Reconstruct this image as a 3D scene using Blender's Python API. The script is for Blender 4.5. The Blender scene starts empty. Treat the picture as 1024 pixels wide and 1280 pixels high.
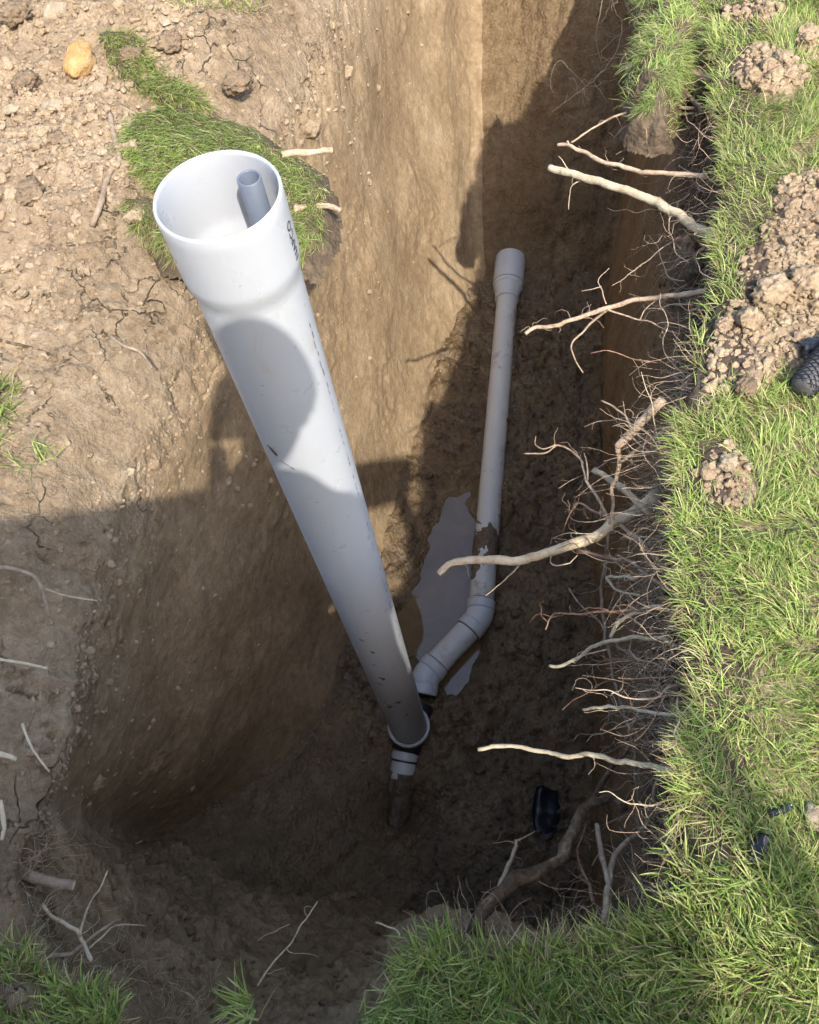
import bpy, math, random
import numpy as np
from mathutils import Vector, Matrix

SC = bpy.context.scene
COL = SC.collection
random.seed(7)
RNG = np.random.default_rng(11)

# ------------------------------------------------------------------ camera
W0, H0, FPX = 1024.0, 1280.0, 1020.0
CAM_H = 1.85
_dn = np.array([98.0, -542.0, -1020.0]); _dn /= np.linalg.norm(_dn)
_up = -_dn
_fw = np.array([0, 0, -1.0]); _y = _fw - _fw.dot(_up) * _up; _y /= np.linalg.norm(_y)
_x = np.cross(_y, _up)
ROT = np.stack([_x, _y, _up])                      # world = ROT @ camera
CPOS = np.array([0.0, 0.0, CAM_H])
cam = bpy.data.cameras.new('camera'); cam_o = bpy.data.objects.new('camera', cam); COL.objects.link(cam_o)
cam.sensor_fit = 'VERTICAL'; cam.sensor_height = 36.0; cam.lens = 36.0 * FPX / H0
cam.clip_start = 0.01; cam.clip_end = 1000.0
_m = np.eye(4); _m[:3, :3] = ROT; _m[:3, 3] = CPOS
cam_o.matrix_world = Matrix(_m.tolist())
SC.camera = cam_o

# ------------------------------------------------------------------ sky, sun, exposure
SUN_RAY = ROT @ np.array([298 - 512.0, -(505 - 640.0), -FPX]); SUN_RAY /= np.linalg.norm(SUN_RAY)
TO_SUN = -SUN_RAY
wd = bpy.data.worlds.new('World'); SC.world = wd; wd.use_nodes = True
nt = wd.node_tree
bg = nt.nodes['Background']
sky = nt.nodes.new('ShaderNodeTexSky'); sky.sky_type = 'NISHITA'; sky.sun_disc = False
sky.sun_elevation = math.asin(TO_SUN[2]); sky.sun_rotation = math.atan2(TO_SUN[0], TO_SUN[1])
sky.dust_density = 2.6; sky.air_density = 1.0; sky.ozone_density = 1.0
nt.links.new(sky.outputs[0], bg.inputs['Color']); bg.inputs['Strength'].default_value = 0.15
sl = bpy.data.lights.new('sun', 'SUN'); sl.energy = 2.45; sl.angle = math.radians(0.55); sl.color = (1.0, 0.95, 0.87)
so = bpy.data.objects.new('sun', sl); COL.objects.link(so)
so.rotation_euler = Vector(SUN_RAY.tolist()).to_track_quat('-Z', 'Y').to_euler(); so.location = (0, -4, 8)
SC.view_settings.view_transform = 'Standard'; SC.view_settings.look = 'None'
SC.view_settings.exposure = 1.38; SC.view_settings.gamma = 1.0

cy_ = SC.cycles
cy_.max_bounces = 5; cy_.diffuse_bounces = 4; cy_.glossy_bounces = 2; cy_.transmission_bounces = 2; cy_.transparent_max_bounces = 4
cy_.caustics_reflective = False; cy_.caustics_refractive = False; cy_.use_denoising = True; cy_.use_adaptive_sampling = True; cy_.adaptive_threshold = .035

# ------------------------------------------------------------------ pixel <-> place helpers (survey of the photograph)
def P(px, py, z):
    d = ROT @ np.array([px - W0 / 2, -(py - H0 / 2), -FPX])
    return CPOS + d * (z - CAM_H) / d[2]
def proj(p):
    c = (np.asarray(p) - CPOS) @ ROT
    w = np.minimum(c[:, 2], -1e-3)
    return np.stack([W0 / 2 + FPX * c[:, 0] / -w, H0 / 2 - FPX * c[:, 1] / -w], 1)

# ------------------------------------------------------------------ noise
def _hash(ix, iy, iz, s):
    h = (ix.astype(np.uint32) * np.uint32(374761393) + iy.astype(np.uint32) * np.uint32(668265263)
         + iz.astype(np.uint32) * np.uint32(2246822519) + np.uint32((s * 3266489917) & 0xffffffff))
    h ^= h >> np.uint32(15); h *= np.uint32(2246822519); h ^= h >> np.uint32(13); h *= np.uint32(3266489917); h ^= h >> np.uint32(16)
    return h.astype(np.float64) / 4294967295.0
def vnoise(p, s=0):
    p = np.asarray(p, float); i = np.floor(p).astype(np.int64); f = p - i; u = f * f * f * (f * (f * 6 - 15) + 10)
    r = 0
    for a in (0, 1):
        wa = u[:, 0] if a else 1 - u[:, 0]
        for b in (0, 1):
            wb = u[:, 1] if b else 1 - u[:, 1]
            for c in (0, 1):
                wc = u[:, 2] if c else 1 - u[:, 2]
                r = r + wa * wb * wc * _hash(i[:, 0] + a, i[:, 1] + b, i[:, 2] + c, s)
    return r * 2 - 1
def fbm(p, o=4, s=0, g=.5):
    r = 0; a = 1.0; t = 0
    for k in range(o):
        r = r + a * vnoise(p * (2.03 ** k) + 17.3 * k, s + k); t += a; a *= g
    return r / t
def worley(p, s=0, dim=3):
    p = np.asarray(p, float); i = np.floor(p).astype(np.int64)
    n = len(p); f1 = np.full(n, 9.0); f2 = np.full(n, 9.0); idv = np.zeros(n)
    for a in (-1, 0, 1):
        for b in (-1, 0, 1):
            for c in ((-1, 0, 1) if dim == 3 else (0,)):
                x, y, z = i[:, 0] + a, i[:, 1] + b, i[:, 2] + c
                d = (x + _hash(x, y, z, s) - p[:, 0]) ** 2 + (y + _hash(x, y, z, s + 1) - p[:, 1]) ** 2
                if dim == 3: d = d + (z + _hash(x, y, z, s + 2) - p[:, 2]) ** 2
                q = _hash(x, y, z, s + 3)
                m = d < f1
                f2 = np.where(m, f1, np.minimum(f2, d)); f1 = np.where(m, d, f1); idv = np.where(m, q, idv)
    return np.sqrt(f1), np.sqrt(f2), idv
def sstep(a, b, x):
    t = np.clip((x - a) / (b - a), 0, 1); return t * t * (3 - 2 * t)
def xy3(x, y, sc=1.0): return np.stack([x * sc, y * sc, np.zeros_like(x)], 1)

# ------------------------------------------------------------------ mesh helpers
def mesh(name, v, quads=None, tris=None, smooth=True, uv=None, col=None):
    me = bpy.data.meshes.new(name); v = np.asarray(v, np.float32)
    me.vertices.add(len(v)); me.vertices.foreach_set('co', v.ravel())
    ls, st, n = [], [], 0
    if quads is not None and len(quads):
        q = np.asarray(quads, np.int32); ls.append(q.ravel()); st.append(np.arange(len(q)) * 4); n = len(q) * 4
    if tris is not None and len(tris):
        t = np.asarray(tris, np.int32); ls.append(t.ravel()); st.append(n + np.arange(len(t)) * 3)
    lv = np.concatenate(ls); st = np.concatenate(st).astype(np.int32)
    me.loops.add(len(lv)); me.loops.foreach_set('vertex_index', lv)
    me.polygons.add(len(st)); me.polygons.foreach_set('loop_start', st)
    me.polygons.foreach_set('use_smooth', np.full(len(st), smooth))
    if uv is not None:
        l = me.uv_layers.new(name='UVMap'); l.data.foreach_set('uv', np.asarray(uv, np.float32)[lv].ravel())
    if col is not None:
        a = me.color_attributes.new('tint', 'FLOAT_COLOR', 'POINT')
        c = np.ones((len(v), 4), np.float32); c[:, :3] = col; a.data.foreach_set('color', c.ravel())
    me.update(calc_edges=True)
    return me
def link(name, me, mat=None, parent=None, loc=None):
    o = bpy.data.objects.new(name, me); COL.objects.link(o)
    if mat is not None and me is not None and not me.materials: me.materials.append(mat)
    if parent is not None: o.parent = parent
    if loc is not None: o.location = loc
    return o
def tag(o, label=None, cat=None, group=None, kind=None):
    if label: o['label'] = label
    if cat: o['category'] = cat
    if group: o['group'] = group
    if kind: o['kind'] = kind
    return o
def grid_quads(nu, nv, cu=False):
    i, j = np.meshgrid(np.arange(nu if cu else nu - 1), np.arange(nv - 1), indexing='ij')
    i2 = (i + 1) % nu
    return np.stack([i * nv + j, i2 * nv + j, i2 * nv + j + 1, i * nv + j + 1], -1).reshape(-1, 4)
def catmull(pts, n):
    p = np.asarray(pts, float); m = len(p)
    if m == 2: return p[0] + (p[1] - p[0]) * np.linspace(0, 1, n)[:, None]
    e = np.vstack([2 * p[0] - p[1], p, 2 * p[-1] - p[-2]])
    t = np.linspace(0, m - 1, n); k = np.minimum(t.astype(int), m - 2); f = (t - k)[:, None]
    a, b, c, d = e[k], e[k + 1], e[k + 2], e[k + 3]
    return .5 * (2 * b + (c - a) * f + (2 * a - 5 * b + 4 * c - d) * f ** 2 + (3 * b - a - 3 * c + d) * f ** 3)
def tube_arr(path, rad, sides=8, cap=True, nz=0.0, seed=0):
    path = np.asarray(path, float); n = len(path); rad = np.broadcast_to(np.asarray(rad, float), (n,))
    t = np.gradient(path, axis=0); t /= np.linalg.norm(t, axis=1)[:, None] + 1e-12
    u = np.zeros((n, 3)); r = np.array([0.3, 0.2, 0.93]); r = r - r.dot(t[0]) * t[0]
    if np.linalg.norm(r) < .2: r = np.array([1.0, 0, 0]) - t[0][0] * t[0]
    u[0] = r / np.linalg.norm(r)
    for k in range(1, n):
        w = u[k - 1] - u[k - 1].dot(t[k]) * t[k]; u[k] = w / (np.linalg.norm(w) + 1e-12)
    b = np.cross(t, u); a = np.arange(sides) * 2 * np.pi / sides
    rr = rad[:, None] * np.ones(sides)
    if nz:
        ang = np.stack([np.repeat(np.cumsum(np.r_[0, np.linalg.norm(np.diff(path, axis=0), axis=1)]) / (rad.mean() * 3.0), sides),
                        np.tile(np.cos(a) * 1.2, n), np.tile(np.sin(a) * 1.2, n)], 1) + seed * 3.7
        rr = rr * (1 + nz * fbm(ang, 3, seed).reshape(n, sides))
    v = path[:, None] + rr[..., None] * (np.cos(a)[None, :, None] * u[:, None] + np.sin(a)[None, :, None] * b[:, None])
    v = v.reshape(-1, 3)
    i, j = np.meshgrid(np.arange(n - 1), np.arange(sides), indexing='ij'); j2 = (j + 1) % sides
    q = np.stack([i * sides + j, i * sides + j2, (i + 1) * sides + j2, (i + 1) * sides + j], -1).reshape(-1, 4)
    tr = np.zeros((0, 3), int)
    if cap:
        v = np.vstack([v, path[0], path[-1] + t[-1] * rad[-1] * .15]); c0, c1 = len(v) - 2, len(v) - 1
        j = np.arange(sides); j2 = (j + 1) % sides
        tr = np.vstack([np.stack([np.full(sides, c0), j2, j], 1), np.stack([np.full(sides, c1), (n - 1) * sides + j, (n - 1) * sides + j2], 1)])
    return v, q, tr
def joinarr(parts):
    V, Q, T, o = [], [], [], 0
    for v, q, t in parts:
        V.append(v); Q.append(q + o)
        if len(t): T.append(t + o)
        o += len(v)
    return np.vstack(V), np.vstack(Q), (np.vstack(T) if T else np.zeros((0, 3), int))
def lathe(profile, sides=64):
    p = np.asarray(profile, float); n = len(p); a = np.arange(sides) * 2 * np.pi / sides
    v = np.stack([np.cos(a)[:, None] * p[:, 0], np.sin(a)[:, None] * p[:, 0], np.ones(sides)[:, None] * p[:, 1]], -1).reshape(-1, 3)
    return v, grid_quads(sides, n, True)

# ------------------------------------------------------------------ materials
class NT:
    def __init__(s, name):
        s.m = bpy.data.materials.new(name); s.m.use_nodes = True; s.t = s.m.node_tree; s.b = s.t.nodes['Principled BSDF']
    def n(s, typ, **kw):
        o = s.t.nodes.new(typ)
        for k, v in kw.items():
            if k.startswith('i_'):
                key = k[2:].replace('_', ' ')
                o.inputs[key].default_value = v
            else: setattr(o, k, v)
        return o
    def l(s, a, b): s.t.links.new(a, b)
    def noise(s, vec, sc, det=5, rough=.6, dist=0.0):
        o = s.n('ShaderNodeTexNoise', i_Scale=sc, i_Detail=det, i_Roughness=rough, i_Distortion=dist)
        if vec is not None: s.l(vec, o.inputs['Vector'])
        return o.outputs['Fac']
    def vor(s, vec, sc, feat='F1', out='Distance', rnd=1.0):
        o = s.n('ShaderNodeTexVoronoi', feature=feat, i_Scale=sc, i_Randomness=rnd); s.l(vec, o.inputs['Vector']); return o.outputs[out]
    def ramp(s, fac, stops):
        o = s.n('ShaderNodeValToRGB'); r = o.color_ramp
        while len(r.elements) < len(stops): r.elements.new(.5)
        for e, (p, c) in zip(r.elements, stops):
            e.position = p; e.color = (c, c, c, 1) if isinstance(c, (int, float)) else (*c, 1)
        s.l(fac, o.inputs['Fac']); return o.outputs['Color']
    def mix(s, fac, a, b, mode='MIX'):
        o = s.n('ShaderNodeMix', data_type='RGBA', blend_type=mode)
        for sock, x in ((o.inputs[0], fac), (o.inputs[6], a), (o.inputs[7], b)):
            if isinstance(x, (int, float)): sock.default_value = x
            elif isinstance(x, tuple): sock.default_value = (*x, 1)
            else: s.l(x, sock)
        return o.outputs[2]
    def math(s, op, a, b=0.0, clamp=False):
        o = s.n('ShaderNodeMath', operation=op, use_clamp=clamp)
        for sock, x in ((o.inputs[0], a), (o.inputs[1], b)):
            if isinstance(x, (int, float)): sock.default_value = x
            else: s.l(x, sock)
        return o.outputs[0]
    def bump(s, h, strength, dist, nrm=None):
        o = s.n('ShaderNodeBump', i_Strength=strength, i_Distance=dist); s.l(h, o.inputs['Height'])
        if nrm is not None: s.l(nrm, o.inputs['Normal'])
        return o.outputs['Normal']
    def scaled(s, vec, sx, sy, sz):
        o = s.n('ShaderNodeMapping'); o.inputs['Scale'].default_value = (sx, sy, sz); s.l(vec, o.inputs['Vector']); return o.outputs[0]
    def coord(s, kind='Object'):
        return s.n('ShaderNodeTexCoord').outputs[kind]

def soil_mat(name, dark, mid, light, crumb=1.0, streak=0.0, speck=(.5, .42, .32), speck_amt=.5, wet=0.0, topsoil=None, rough=.92, relief=.85, top_h=(-.42, -.22), slant=0.0, patch=None, dry_top=None):
    """earth: blotchy colour, crumb relief, optional digging streaks (along the UV's v) and a real topsoil layer by height"""
    M = NT(name); geo = M.n('ShaderNodeNewGeometry'); o = geo.outputs['Position']
    big = M.noise(o, 2.6, 3, .65); fine = M.noise(o, 26, 5, .78, .3)
    f = M.math('ADD', M.math('MULTIPLY', big, .45), M.math('MULTIPLY', fine, .6))
    if streak:
        uv = M.coord('UV')
        mp = M.n('ShaderNodeMapping'); mp.inputs['Rotation'].default_value = (0, 0, slant); M.l(uv, mp.inputs['Vector']); uv = mp.outputs[0]
        sf = M.noise(M.scaled(uv, 20, 4.0, 1), 1, 5, .75, .8)
        f = M.math('ADD', M.math('MULTIPLY', f, 1 - streak), M.math('MULTIPLY', sf, streak * 1.02))
    c = M.ramp(f, [(.34, dark), (.52, mid), (.70, light)])
    if dry_top:
        su = M.n('ShaderNodeSeparateXYZ'); M.l(M.coord('UV'), su.inputs[0])
        vh = M.math('ADD', su.outputs['Y'], M.math('MULTIPLY', M.math('SUBTRACT', M.noise(o, 4.5, 5, .7), .5), .75))
        md = M.n('ShaderNodeMapRange', interpolation_type='SMOOTHSTEP'); md.inputs['From Min'].default_value = 1.52; md.inputs['From Max'].default_value = 2.0; M.l(vh, md.inputs['Value'])
        c = M.mix(md.outputs[0], c, M.ramp(f, [(.34, dry_top[0]), (.52, dry_top[1]), (.70, dry_top[2])]))
        wv = M.n('ShaderNodeTexNoise', i_Scale=9.0, i_Detail=4.0); M.l(o, wv.inputs['Vector'])
        dv = M.n('ShaderNodeVectorMath', operation='MULTIPLY_ADD'); M.l(wv.outputs['Color'], dv.inputs[0]); dv.inputs[1].default_value = (.16, .16, .16); M.l(o, dv.inputs[2])
        ck = M.ramp(M.vor(dv.outputs[0], 8.5, 'DISTANCE_TO_EDGE'), [(.0, 1.0), (.035, 0.0)])
        ck = M.math('MULTIPLY', M.math('MULTIPLY', ck, M.ramp(M.noise(o, 3.3, 3, .6), [(.50, 0.0), (.60, 1.0)])), md.outputs[0])
        c = M.mix(M.math('MULTIPLY', ck, .8), c, tuple(x * .35 for x in dry_top[0]))
    if patch:
        pm = M.ramp(M.noise(o, 3.1, 5, .62, .5), [(.50, 0.0), (.60, 1.0)]); c = M.mix(M.math('MULTIPLY', pm, .75), c, patch)
    if topsoil:
        sep = M.n('ShaderNodeSeparateXYZ'); M.l(geo.outputs['Position'], sep.inputs[0])
        z = M.math('ADD', sep.outputs['Z'], M.math('MULTIPLY', M.math('SUBTRACT', M.noise(o, 5, 3, .6), .5), .35))
        mr = M.n('ShaderNodeMapRange', interpolation_type='SMOOTHSTEP'); mr.inputs['From Min'].default_value = top_h[0]; mr.inputs['From Max'].default_value = top_h[1]; M.l(z, mr.inputs['Value'])
        tc = M.ramp(f, [(.34, tuple(x * .6 for x in topsoil)), (.52, topsoil), (.72, tuple(x * 1.7 for x in topsoil))])
        c = M.mix(mr.outputs[0], c, tc)
    # pale grit
    g1 = M.vor(o, 95); gm = M.ramp(g1, [(.10, 1.0), (.20, 0.0)]); gate = M.ramp(M.noise(o, 23, 3, .5), [(.52, 0.0), (.62, 1.0)])
    c = M.mix(M.math('MULTIPLY', M.math('MULTIPLY', gm, gate), speck_amt), c, speck)
    M.l(c, M.b.inputs['Base Color'])
    # relief
    h = M.math('ADD', M.math('MULTIPLY', M.math('SUBTRACT', 1.0, M.vor(o, 62)), .55 * crumb), M.math('MULTIPLY', fine, 1.1))
    nn = M.bump(h, relief, .012)
    if dry_top:
        M.l(M.math('ADD', relief, M.math('MULTIPLY', md.outputs[0], .95 - relief)), nn.node.inputs['Strength'])
        h2 = M.math('SUBTRACT', M.noise(o, 75, 4, .8), M.math('MULTIPLY', ck, 1.5)); nn = M.bump(h2, .8, .008, nn); M.l(md.outputs[0], nn.node.inputs['Strength'])
    if streak:
        nn = M.bump(sf, .14 * min(1, streak * 1.6), .010, nn)
    M.l(nn, M.b.inputs['Normal'])
    if wet:
        wr = M.ramp(M.noise(o, 6.5, 3, .7), [(.36, .16), (.62, rough)]); M.l(wr, M.b.inputs['Roughness'])
        M.b.inputs['Specular IOR Level'].default_value = .55
    else:
        M.b.inputs['Roughness'].default_value = rough; M.b.inputs['Specular IOR Level'].default_value = .18
    return M.m

M_SPOIL = soil_mat('dry_spoil', (.150, .105, .063), (.285, .210, .133), (.43, .34, .232), 1.3, speck=(.62, .54, .43), speck_amt=.75, patch=(.195, .142, .096))
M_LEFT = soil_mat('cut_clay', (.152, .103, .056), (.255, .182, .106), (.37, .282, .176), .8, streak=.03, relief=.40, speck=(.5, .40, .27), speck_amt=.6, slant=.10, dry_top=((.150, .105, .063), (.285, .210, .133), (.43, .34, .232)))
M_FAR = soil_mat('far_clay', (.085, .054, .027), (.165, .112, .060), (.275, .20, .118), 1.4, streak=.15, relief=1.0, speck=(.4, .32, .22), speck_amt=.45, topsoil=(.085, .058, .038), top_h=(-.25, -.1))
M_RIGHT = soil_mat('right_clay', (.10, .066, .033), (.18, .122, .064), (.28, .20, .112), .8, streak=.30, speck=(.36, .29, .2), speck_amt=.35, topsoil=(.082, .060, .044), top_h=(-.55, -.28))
M_NEAR = soil_mat('near_loam', (.145, .095, .047), (.265, .182, .097), (.40, .29, .168), 1.2, streak=.10, speck=(.34, .28, .21), speck_amt=.4, patch=(.20, .136, .072), dry_top=((.11, .076, .044), (.215, .155, .094), (.335, .252, .162)))
M_FLOOR = soil_mat('wet_mud', (.048, .029, .0125), (.125, .080, .036), (.215, .146, .072), 1.2, speck=(.26, .21, .15), speck_amt=.35, wet=1.0, rough=.75)
M_LAWNSOIL = soil_mat('lawn_soil', (.10, .075, .045), (.18, .145, .085), (.30, .25, .155), 1.3, speck=(.5, .43, .32), speck_amt=.5)
M_CLOD = soil_mat('clod_soil', (.185, .128, .077), (.325, .24, .152), (.475, .375, .26), 1.1, speck=(.62, .55, .44), speck_amt=.6)
M_RCLOD = soil_mat('ramp_clod_soil', (.11, .074, .040), (.19, .132, .075), (.29, .21, .13), 1.1)
M_DCLOD = soil_mat('dark_clod_soil', (.06, .042, .026), (.11, .08, .052), (.19, .145, .10), 1.1, speck=(.4, .33, .24), speck_amt=.4)

def root_mat(name, base, dark, tipc, sc=60):
    M = NT(name); o = M.coord('Object')
    f = M.noise(M.scaled(o, 1, 1, 1), sc, 6, .7, .6); g = M.noise(o, 14, 3, .5)
    c = M.ramp(M.math('ADD', M.math('MULTIPLY', f, .6), M.math('MULTIPLY', g, .4)), [(.34, dark), (.5, base), (.66, tipc)])
    M.l(c, M.b.inputs['Base Color']); M.b.inputs['Roughness'].default_value = .85; M.b.inputs['Specular IOR Level'].default_value = .2
    bk = name == 'bark_root'; M.l(M.bump(M.noise(o, 55 if bk else 130, 6, .75, 1.5 if bk else 0.0), 1.0 if bk else .7, .02 if bk else .006), M.b.inputs['Normal']); return M.m
R_PALE = root_mat('pale_root', (.58, .47, .31), (.36, .26, .16), (.70, .60, .44))
R_TAN = root_mat('tan_root', (.46, .34, .23), (.25, .165, .105), (.60, .48, .35))
R_GREY = root_mat('grey_root', (.30, .225, .155), (.145, .10, .065), (.43, .335, .245))
R_RED = root_mat('reddish_root', (.30, .175, .115), (.15, .08, .055), (.44, .31, .22))
R_BARK = root_mat('bark_root', (.17, .115, .07), (.055, .036, .023), (.44, .34, .225), 35)
R_CUT = root_mat('cut_wood', (.62, .50, .33), (.45, .33, .2), (.72, .62, .46))

def pvc_mat(name, colr, rough=.32, dirt=.0, dirt_col=(.22, .15, .09), spots=.0):
    M = NT(name); o = M.coord('Object')
    c = M.ramp(M.noise(o, 3, 3, .5), [(.3, tuple(x * .955 for x in colr)), (.7, colr)])
    fine = M.noise(M.scaled(o, 40, 40, 3), 1, 4, .6); c = M.mix(M.math('MULTIPLY', M.ramp(fine, [(.55, 0.0), (.75, 1.0)]), .10), c, (.45, .42, .38))
    if dirt:
        d = M.ramp(M.noise(o, 9, 6, .72, .5), [(.60 - dirt * .25, 0.0), (.70 - dirt * .2, 1.0)]); c = M.mix(M.math('MULTIPLY', d, min(1, .35 + dirt)), c, dirt_col)
    if spots:
        sp = M.ramp(M.vor(o, 34), [(.06, 1.0), (.10, 0.0)]); gt = M.ramp(M.noise(o, 12, 2, .5), [(.50, 0.0), (.56, 1.0)])
        c = M.mix(M.math('MULTIPLY', M.math('MULTIPLY', sp, gt), spots), c, (.16, .12, .08))
    M.l(c, M.b.inputs['Base Color'])
    rr = M.ramp(M.noise(o, 18, 4, .6), [(.3, rough - .05), (.7, rough + .12)]); M.l(rr, M.b.inputs['Roughness'])
    M.l(M.bump(M.noise(o, 220, 3, .6), .08, .002), M.b.inputs['Normal'])
    return M.m
M_PVC = pvc_mat('white_pvc', (.46, .475, .495), .30, .05, (.40, .35, .28), spots=.5)
M_PVCD = pvc_mat('dusty_pvc', (.54, .545, .51), .38, .20, spots=.8)
M_PVCG = pvc_mat('grey_blue_pvc', (.50, .52, .53), .36, .10, spots=.5)
M_COND = pvc_mat('conduit_grey', (.13, .155, .195), .40, .03)
def plain(name, c, rough=.6, metal=0.0, spec=.4, nz=0.0, sc=40):
    M = NT(name); o = M.coord('Object')
    M.l(M.ramp(M.noise(o, sc, 4, .6), [(.3, tuple(x * (1 - nz) for x in c)), (.7, tuple(min(1, x * (1 + nz)) for x in c))]), M.b.inputs['Base Color'])
    M.b.inputs['Roughness'].default_value = rough; M.b.inputs['Metallic'].default_value = metal; M.b.inputs['Specular IOR Level'].default_value = spec
    return M.m
M_INK = plain('print_ink', (.035, .038, .055), .5, nz=.2)
M_INK2 = plain('faded_ink', (.10, .11, .15), .5, nz=.4)
M_DARK = plain('plain_black', (.016, .016, .018), .42, nz=.3)
M_BLACKP = plain('black_plastic', (.012, .014, .020), .28, spec=.5, nz=.3)
M_MUD = soil_mat('mud_smear', (.07, .048, .028), (.12, .085, .05), (.18, .135, .085), .8, wet=1.0, rough=.7)

def grass_mat():
    M = NT('grass_blade'); a = M.n('ShaderNodeAttribute', attribute_name='tint'); c = a.outputs['Color']
    M.l(c, M.b.inputs['Base Color']); M.b.inputs['Roughness'].default_value = .5; M.b.inputs['Specular IOR Level'].default_value = .28
    tr = M.n('ShaderNodeBsdfTranslucent'); M.l(M.mix(1.0, c, (1.0, 1.0, .55), 'MULTIPLY'), tr.inputs['Color'])
    mx = M.n('ShaderNodeMixShader'); mx.inputs[0].default_value = .30
    M.l(M.b.outputs[0], mx.inputs[1]); M.l(tr.outputs[0], mx.inputs[2]); M.l(mx.outputs[0], M.t.nodes['Material Output'].inputs['Surface'])
    return M.m
M_GRASS = grass_mat()

# ------------------------------------------------------------------ the lie of the land
def left_w(x, y):
    d = -( (x - .05) * .955 - (y - .6) * .297)          # distance left of the trench's long axis
    return sstep(.15, .55, d) * sstep(.15, .55, y)
LAWN_UP = .15
def lawn_h(x, y):
    return LAWN_UP * sstep(.12, .52, x - .25 * np.clip(y - .5, 0, 9)) * sstep(30, 8, np.hypot(x, y))
def ground_broad(x, y):
    w = left_w(x, y); d = np.clip(-((x - .05) * .955 - (y - .6) * .297) - .5, 0, 3)
    far = np.clip(1 - (np.hypot(x, y - 1.5) - 4) / 6, 0, 1)
    h = w * (.10 * d + .05 * vnoise(xy3(x, y, 2.2), 5) * np.clip(d * 2, 0, 1)) * far
    h = h + .012 * vnoise(xy3(x, y, 3.0), 9) + lawn_h(x, y)
    h = h + .20 * sstep(-.22, -.45, y) * sstep(-3.5, -1.5, y)   # the bank the photographer stands on
    return h
def crumbs(x, y):
    """relief of crumbly soil, metres"""
    h = 0
    for sc, am, s in ((.19, .034, 21), (.085, .028, 31), (.040, .016, 41), (.019, .007, 51)):
        f1, f2, q = worley(xy3(x, y, 1 / sc) + .15 * fbm(xy3(x, y, 3 / sc), 2, s + 7)[:, None], s, 2)
        h = h + am * np.clip(.95 - f1 * 1.15, 0, 1) ** .7 * (.25 + q)
    return h
def soil_patches(x, y):
    """where the lawn on the right and below is bare"""
    pr = proj(np.stack([x, y, lawn_h(x, y)], 1)); n = 14 * fbm(xy3(x, y, 9), 3, 77)
    m = np.zeros(len(x))
    for cx, cy, rx, ry in ((958, 98, 42, 30), (1010, 58, 22, 20), (922, 440, 50, 54), (955, 350, 42, 48), (985, 300, 34, 48), (1010, 400, 50, 80), (1060, 330, 60, 90), (905, 596, 33, 40),
                           (935, 22, 45, 12), (30, 1245, 34, 22), (985, 250, 22, 20), (1016, 260, 20, 40), (868, 490, 24, 30)):
        d = np.hypot((pr[:, 0] - cx + n) / rx, (pr[:, 1] - cy + n) / ry); m = np.maximum(m, sstep(1.15, .75, d))
    return m
def dark_gaps(x, y):
    """bare dark soil gaps in the turf by the near right corner"""
    pr = proj(np.stack([x, y, lawn_h(x, y)], 1)); n = 14 * fbm(xy3(x, y, 9), 3, 78); m = np.zeros(len(x))
    for cx, cy, rx, ry in ((825, 1118, 50, 36), (878, 1050, 30, 42), (905, 1075, 22, 18), (880, 95, 16, 60)):
        d = np.hypot((pr[:, 0] - cx + n) / rx, (pr[:, 1] - cy + n) / ry); m = np.maximum(m, sstep(1.2, .7, d))
    return m
def ground_z(x, y):
    x = np.asarray(x, float); y = np.asarray(y, float); w = left_w(x, y); near = np.hypot(x, y - 1.5) < 6
    h = ground_broad(x, y); c = np.zeros_like(x)
    if near.any():
        sp = np.maximum(w, soil_patches(x[near], y[near]) if not near.all() else soil_patches(x, y)) if near.all() else None
        if sp is None:
            c[near] = crumbs(x[near], y[near]) * np.maximum(w[near], soil_patches(x[near], y[near]) * .45 + .15)
        else:
            c = crumbs(x, y) * np.maximum(w, soil_patches(x, y) * .45 + .15)
    return h + c


# ------------------------------------------------------------------ the trench outline (base at the floor, rim at grade)
FZ = -1.90
ST = [  # base px, base z, rim px, rim z
    ((715, 1165), FZ, (795, 1150), -.06), ((735, 1125), FZ, (856, 1080), -.03), ((738, 1065), FZ, (858, 950), -.01),
    ((738, 995), FZ, (868, 800), 0), ((740, 905), FZ, (848, 620), 0), ((742, 825), FZ, (868, 450), 0),
    ((743, 750), FZ, (903, 300), 0), ((745, 680), FZ, (903, 150), 0), ((746, 610), FZ, (895, 0), 0),
    ((747, 510), FZ, (898, -200), 0), ((750, 415), FZ, (903, -400), 0), ((754, 368), FZ, (905, -480), 0),
    ((685, 360), FZ, (755, -495), 0), ((604, 374), FZ, (606, -465), 0),
    ((581, 425), FZ, (542, -340), 0), ((555, 470), FZ, (480, -230), 0), ((520, 580), FZ, (402, -20), 0),
    ((490, 680), FZ, (332, 130), 0), ((455, 780), FZ, (255, 330), 0), ((425, 860), FZ, (185, 480), 0),
    ((395, 930), FZ, (128, 600), 0), ((345, 990), FZ, (85, 760), 0), ((265, 1025), -1.75, (62, 900), 0),
    ((190, 1048), -1.50, (25, 1040), -.02), ((215, 1075), -1.40, (55, 1185), -.03), ((290, 1092), -1.50, (165, 1262), -.16),
    ((385, 1115), -1.70, (330, 1320), -.24), ((465, 1135), -1.85, (470, 1290), -.12), ((535, 1155), FZ, (520, 1182), -.02),
    ((610, 1168), FZ, (602, 1170), 0), ((665, 1170), FZ, (700, 1176), -.01)]
I_RIGHT, I_FAR, I_LEFT, I_NEAR = 0, 11, 13, 23
base_c = np.array([P(*b, z) for b, z, r, rz in ST]); 
def rim_pt(r, rz):
    p = P(*r, rz)
    for _ in range(6): p = P(*r, rz + lawn_h(p[:1], p[1:2])[0])
    p[2] = rz; return p
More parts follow.
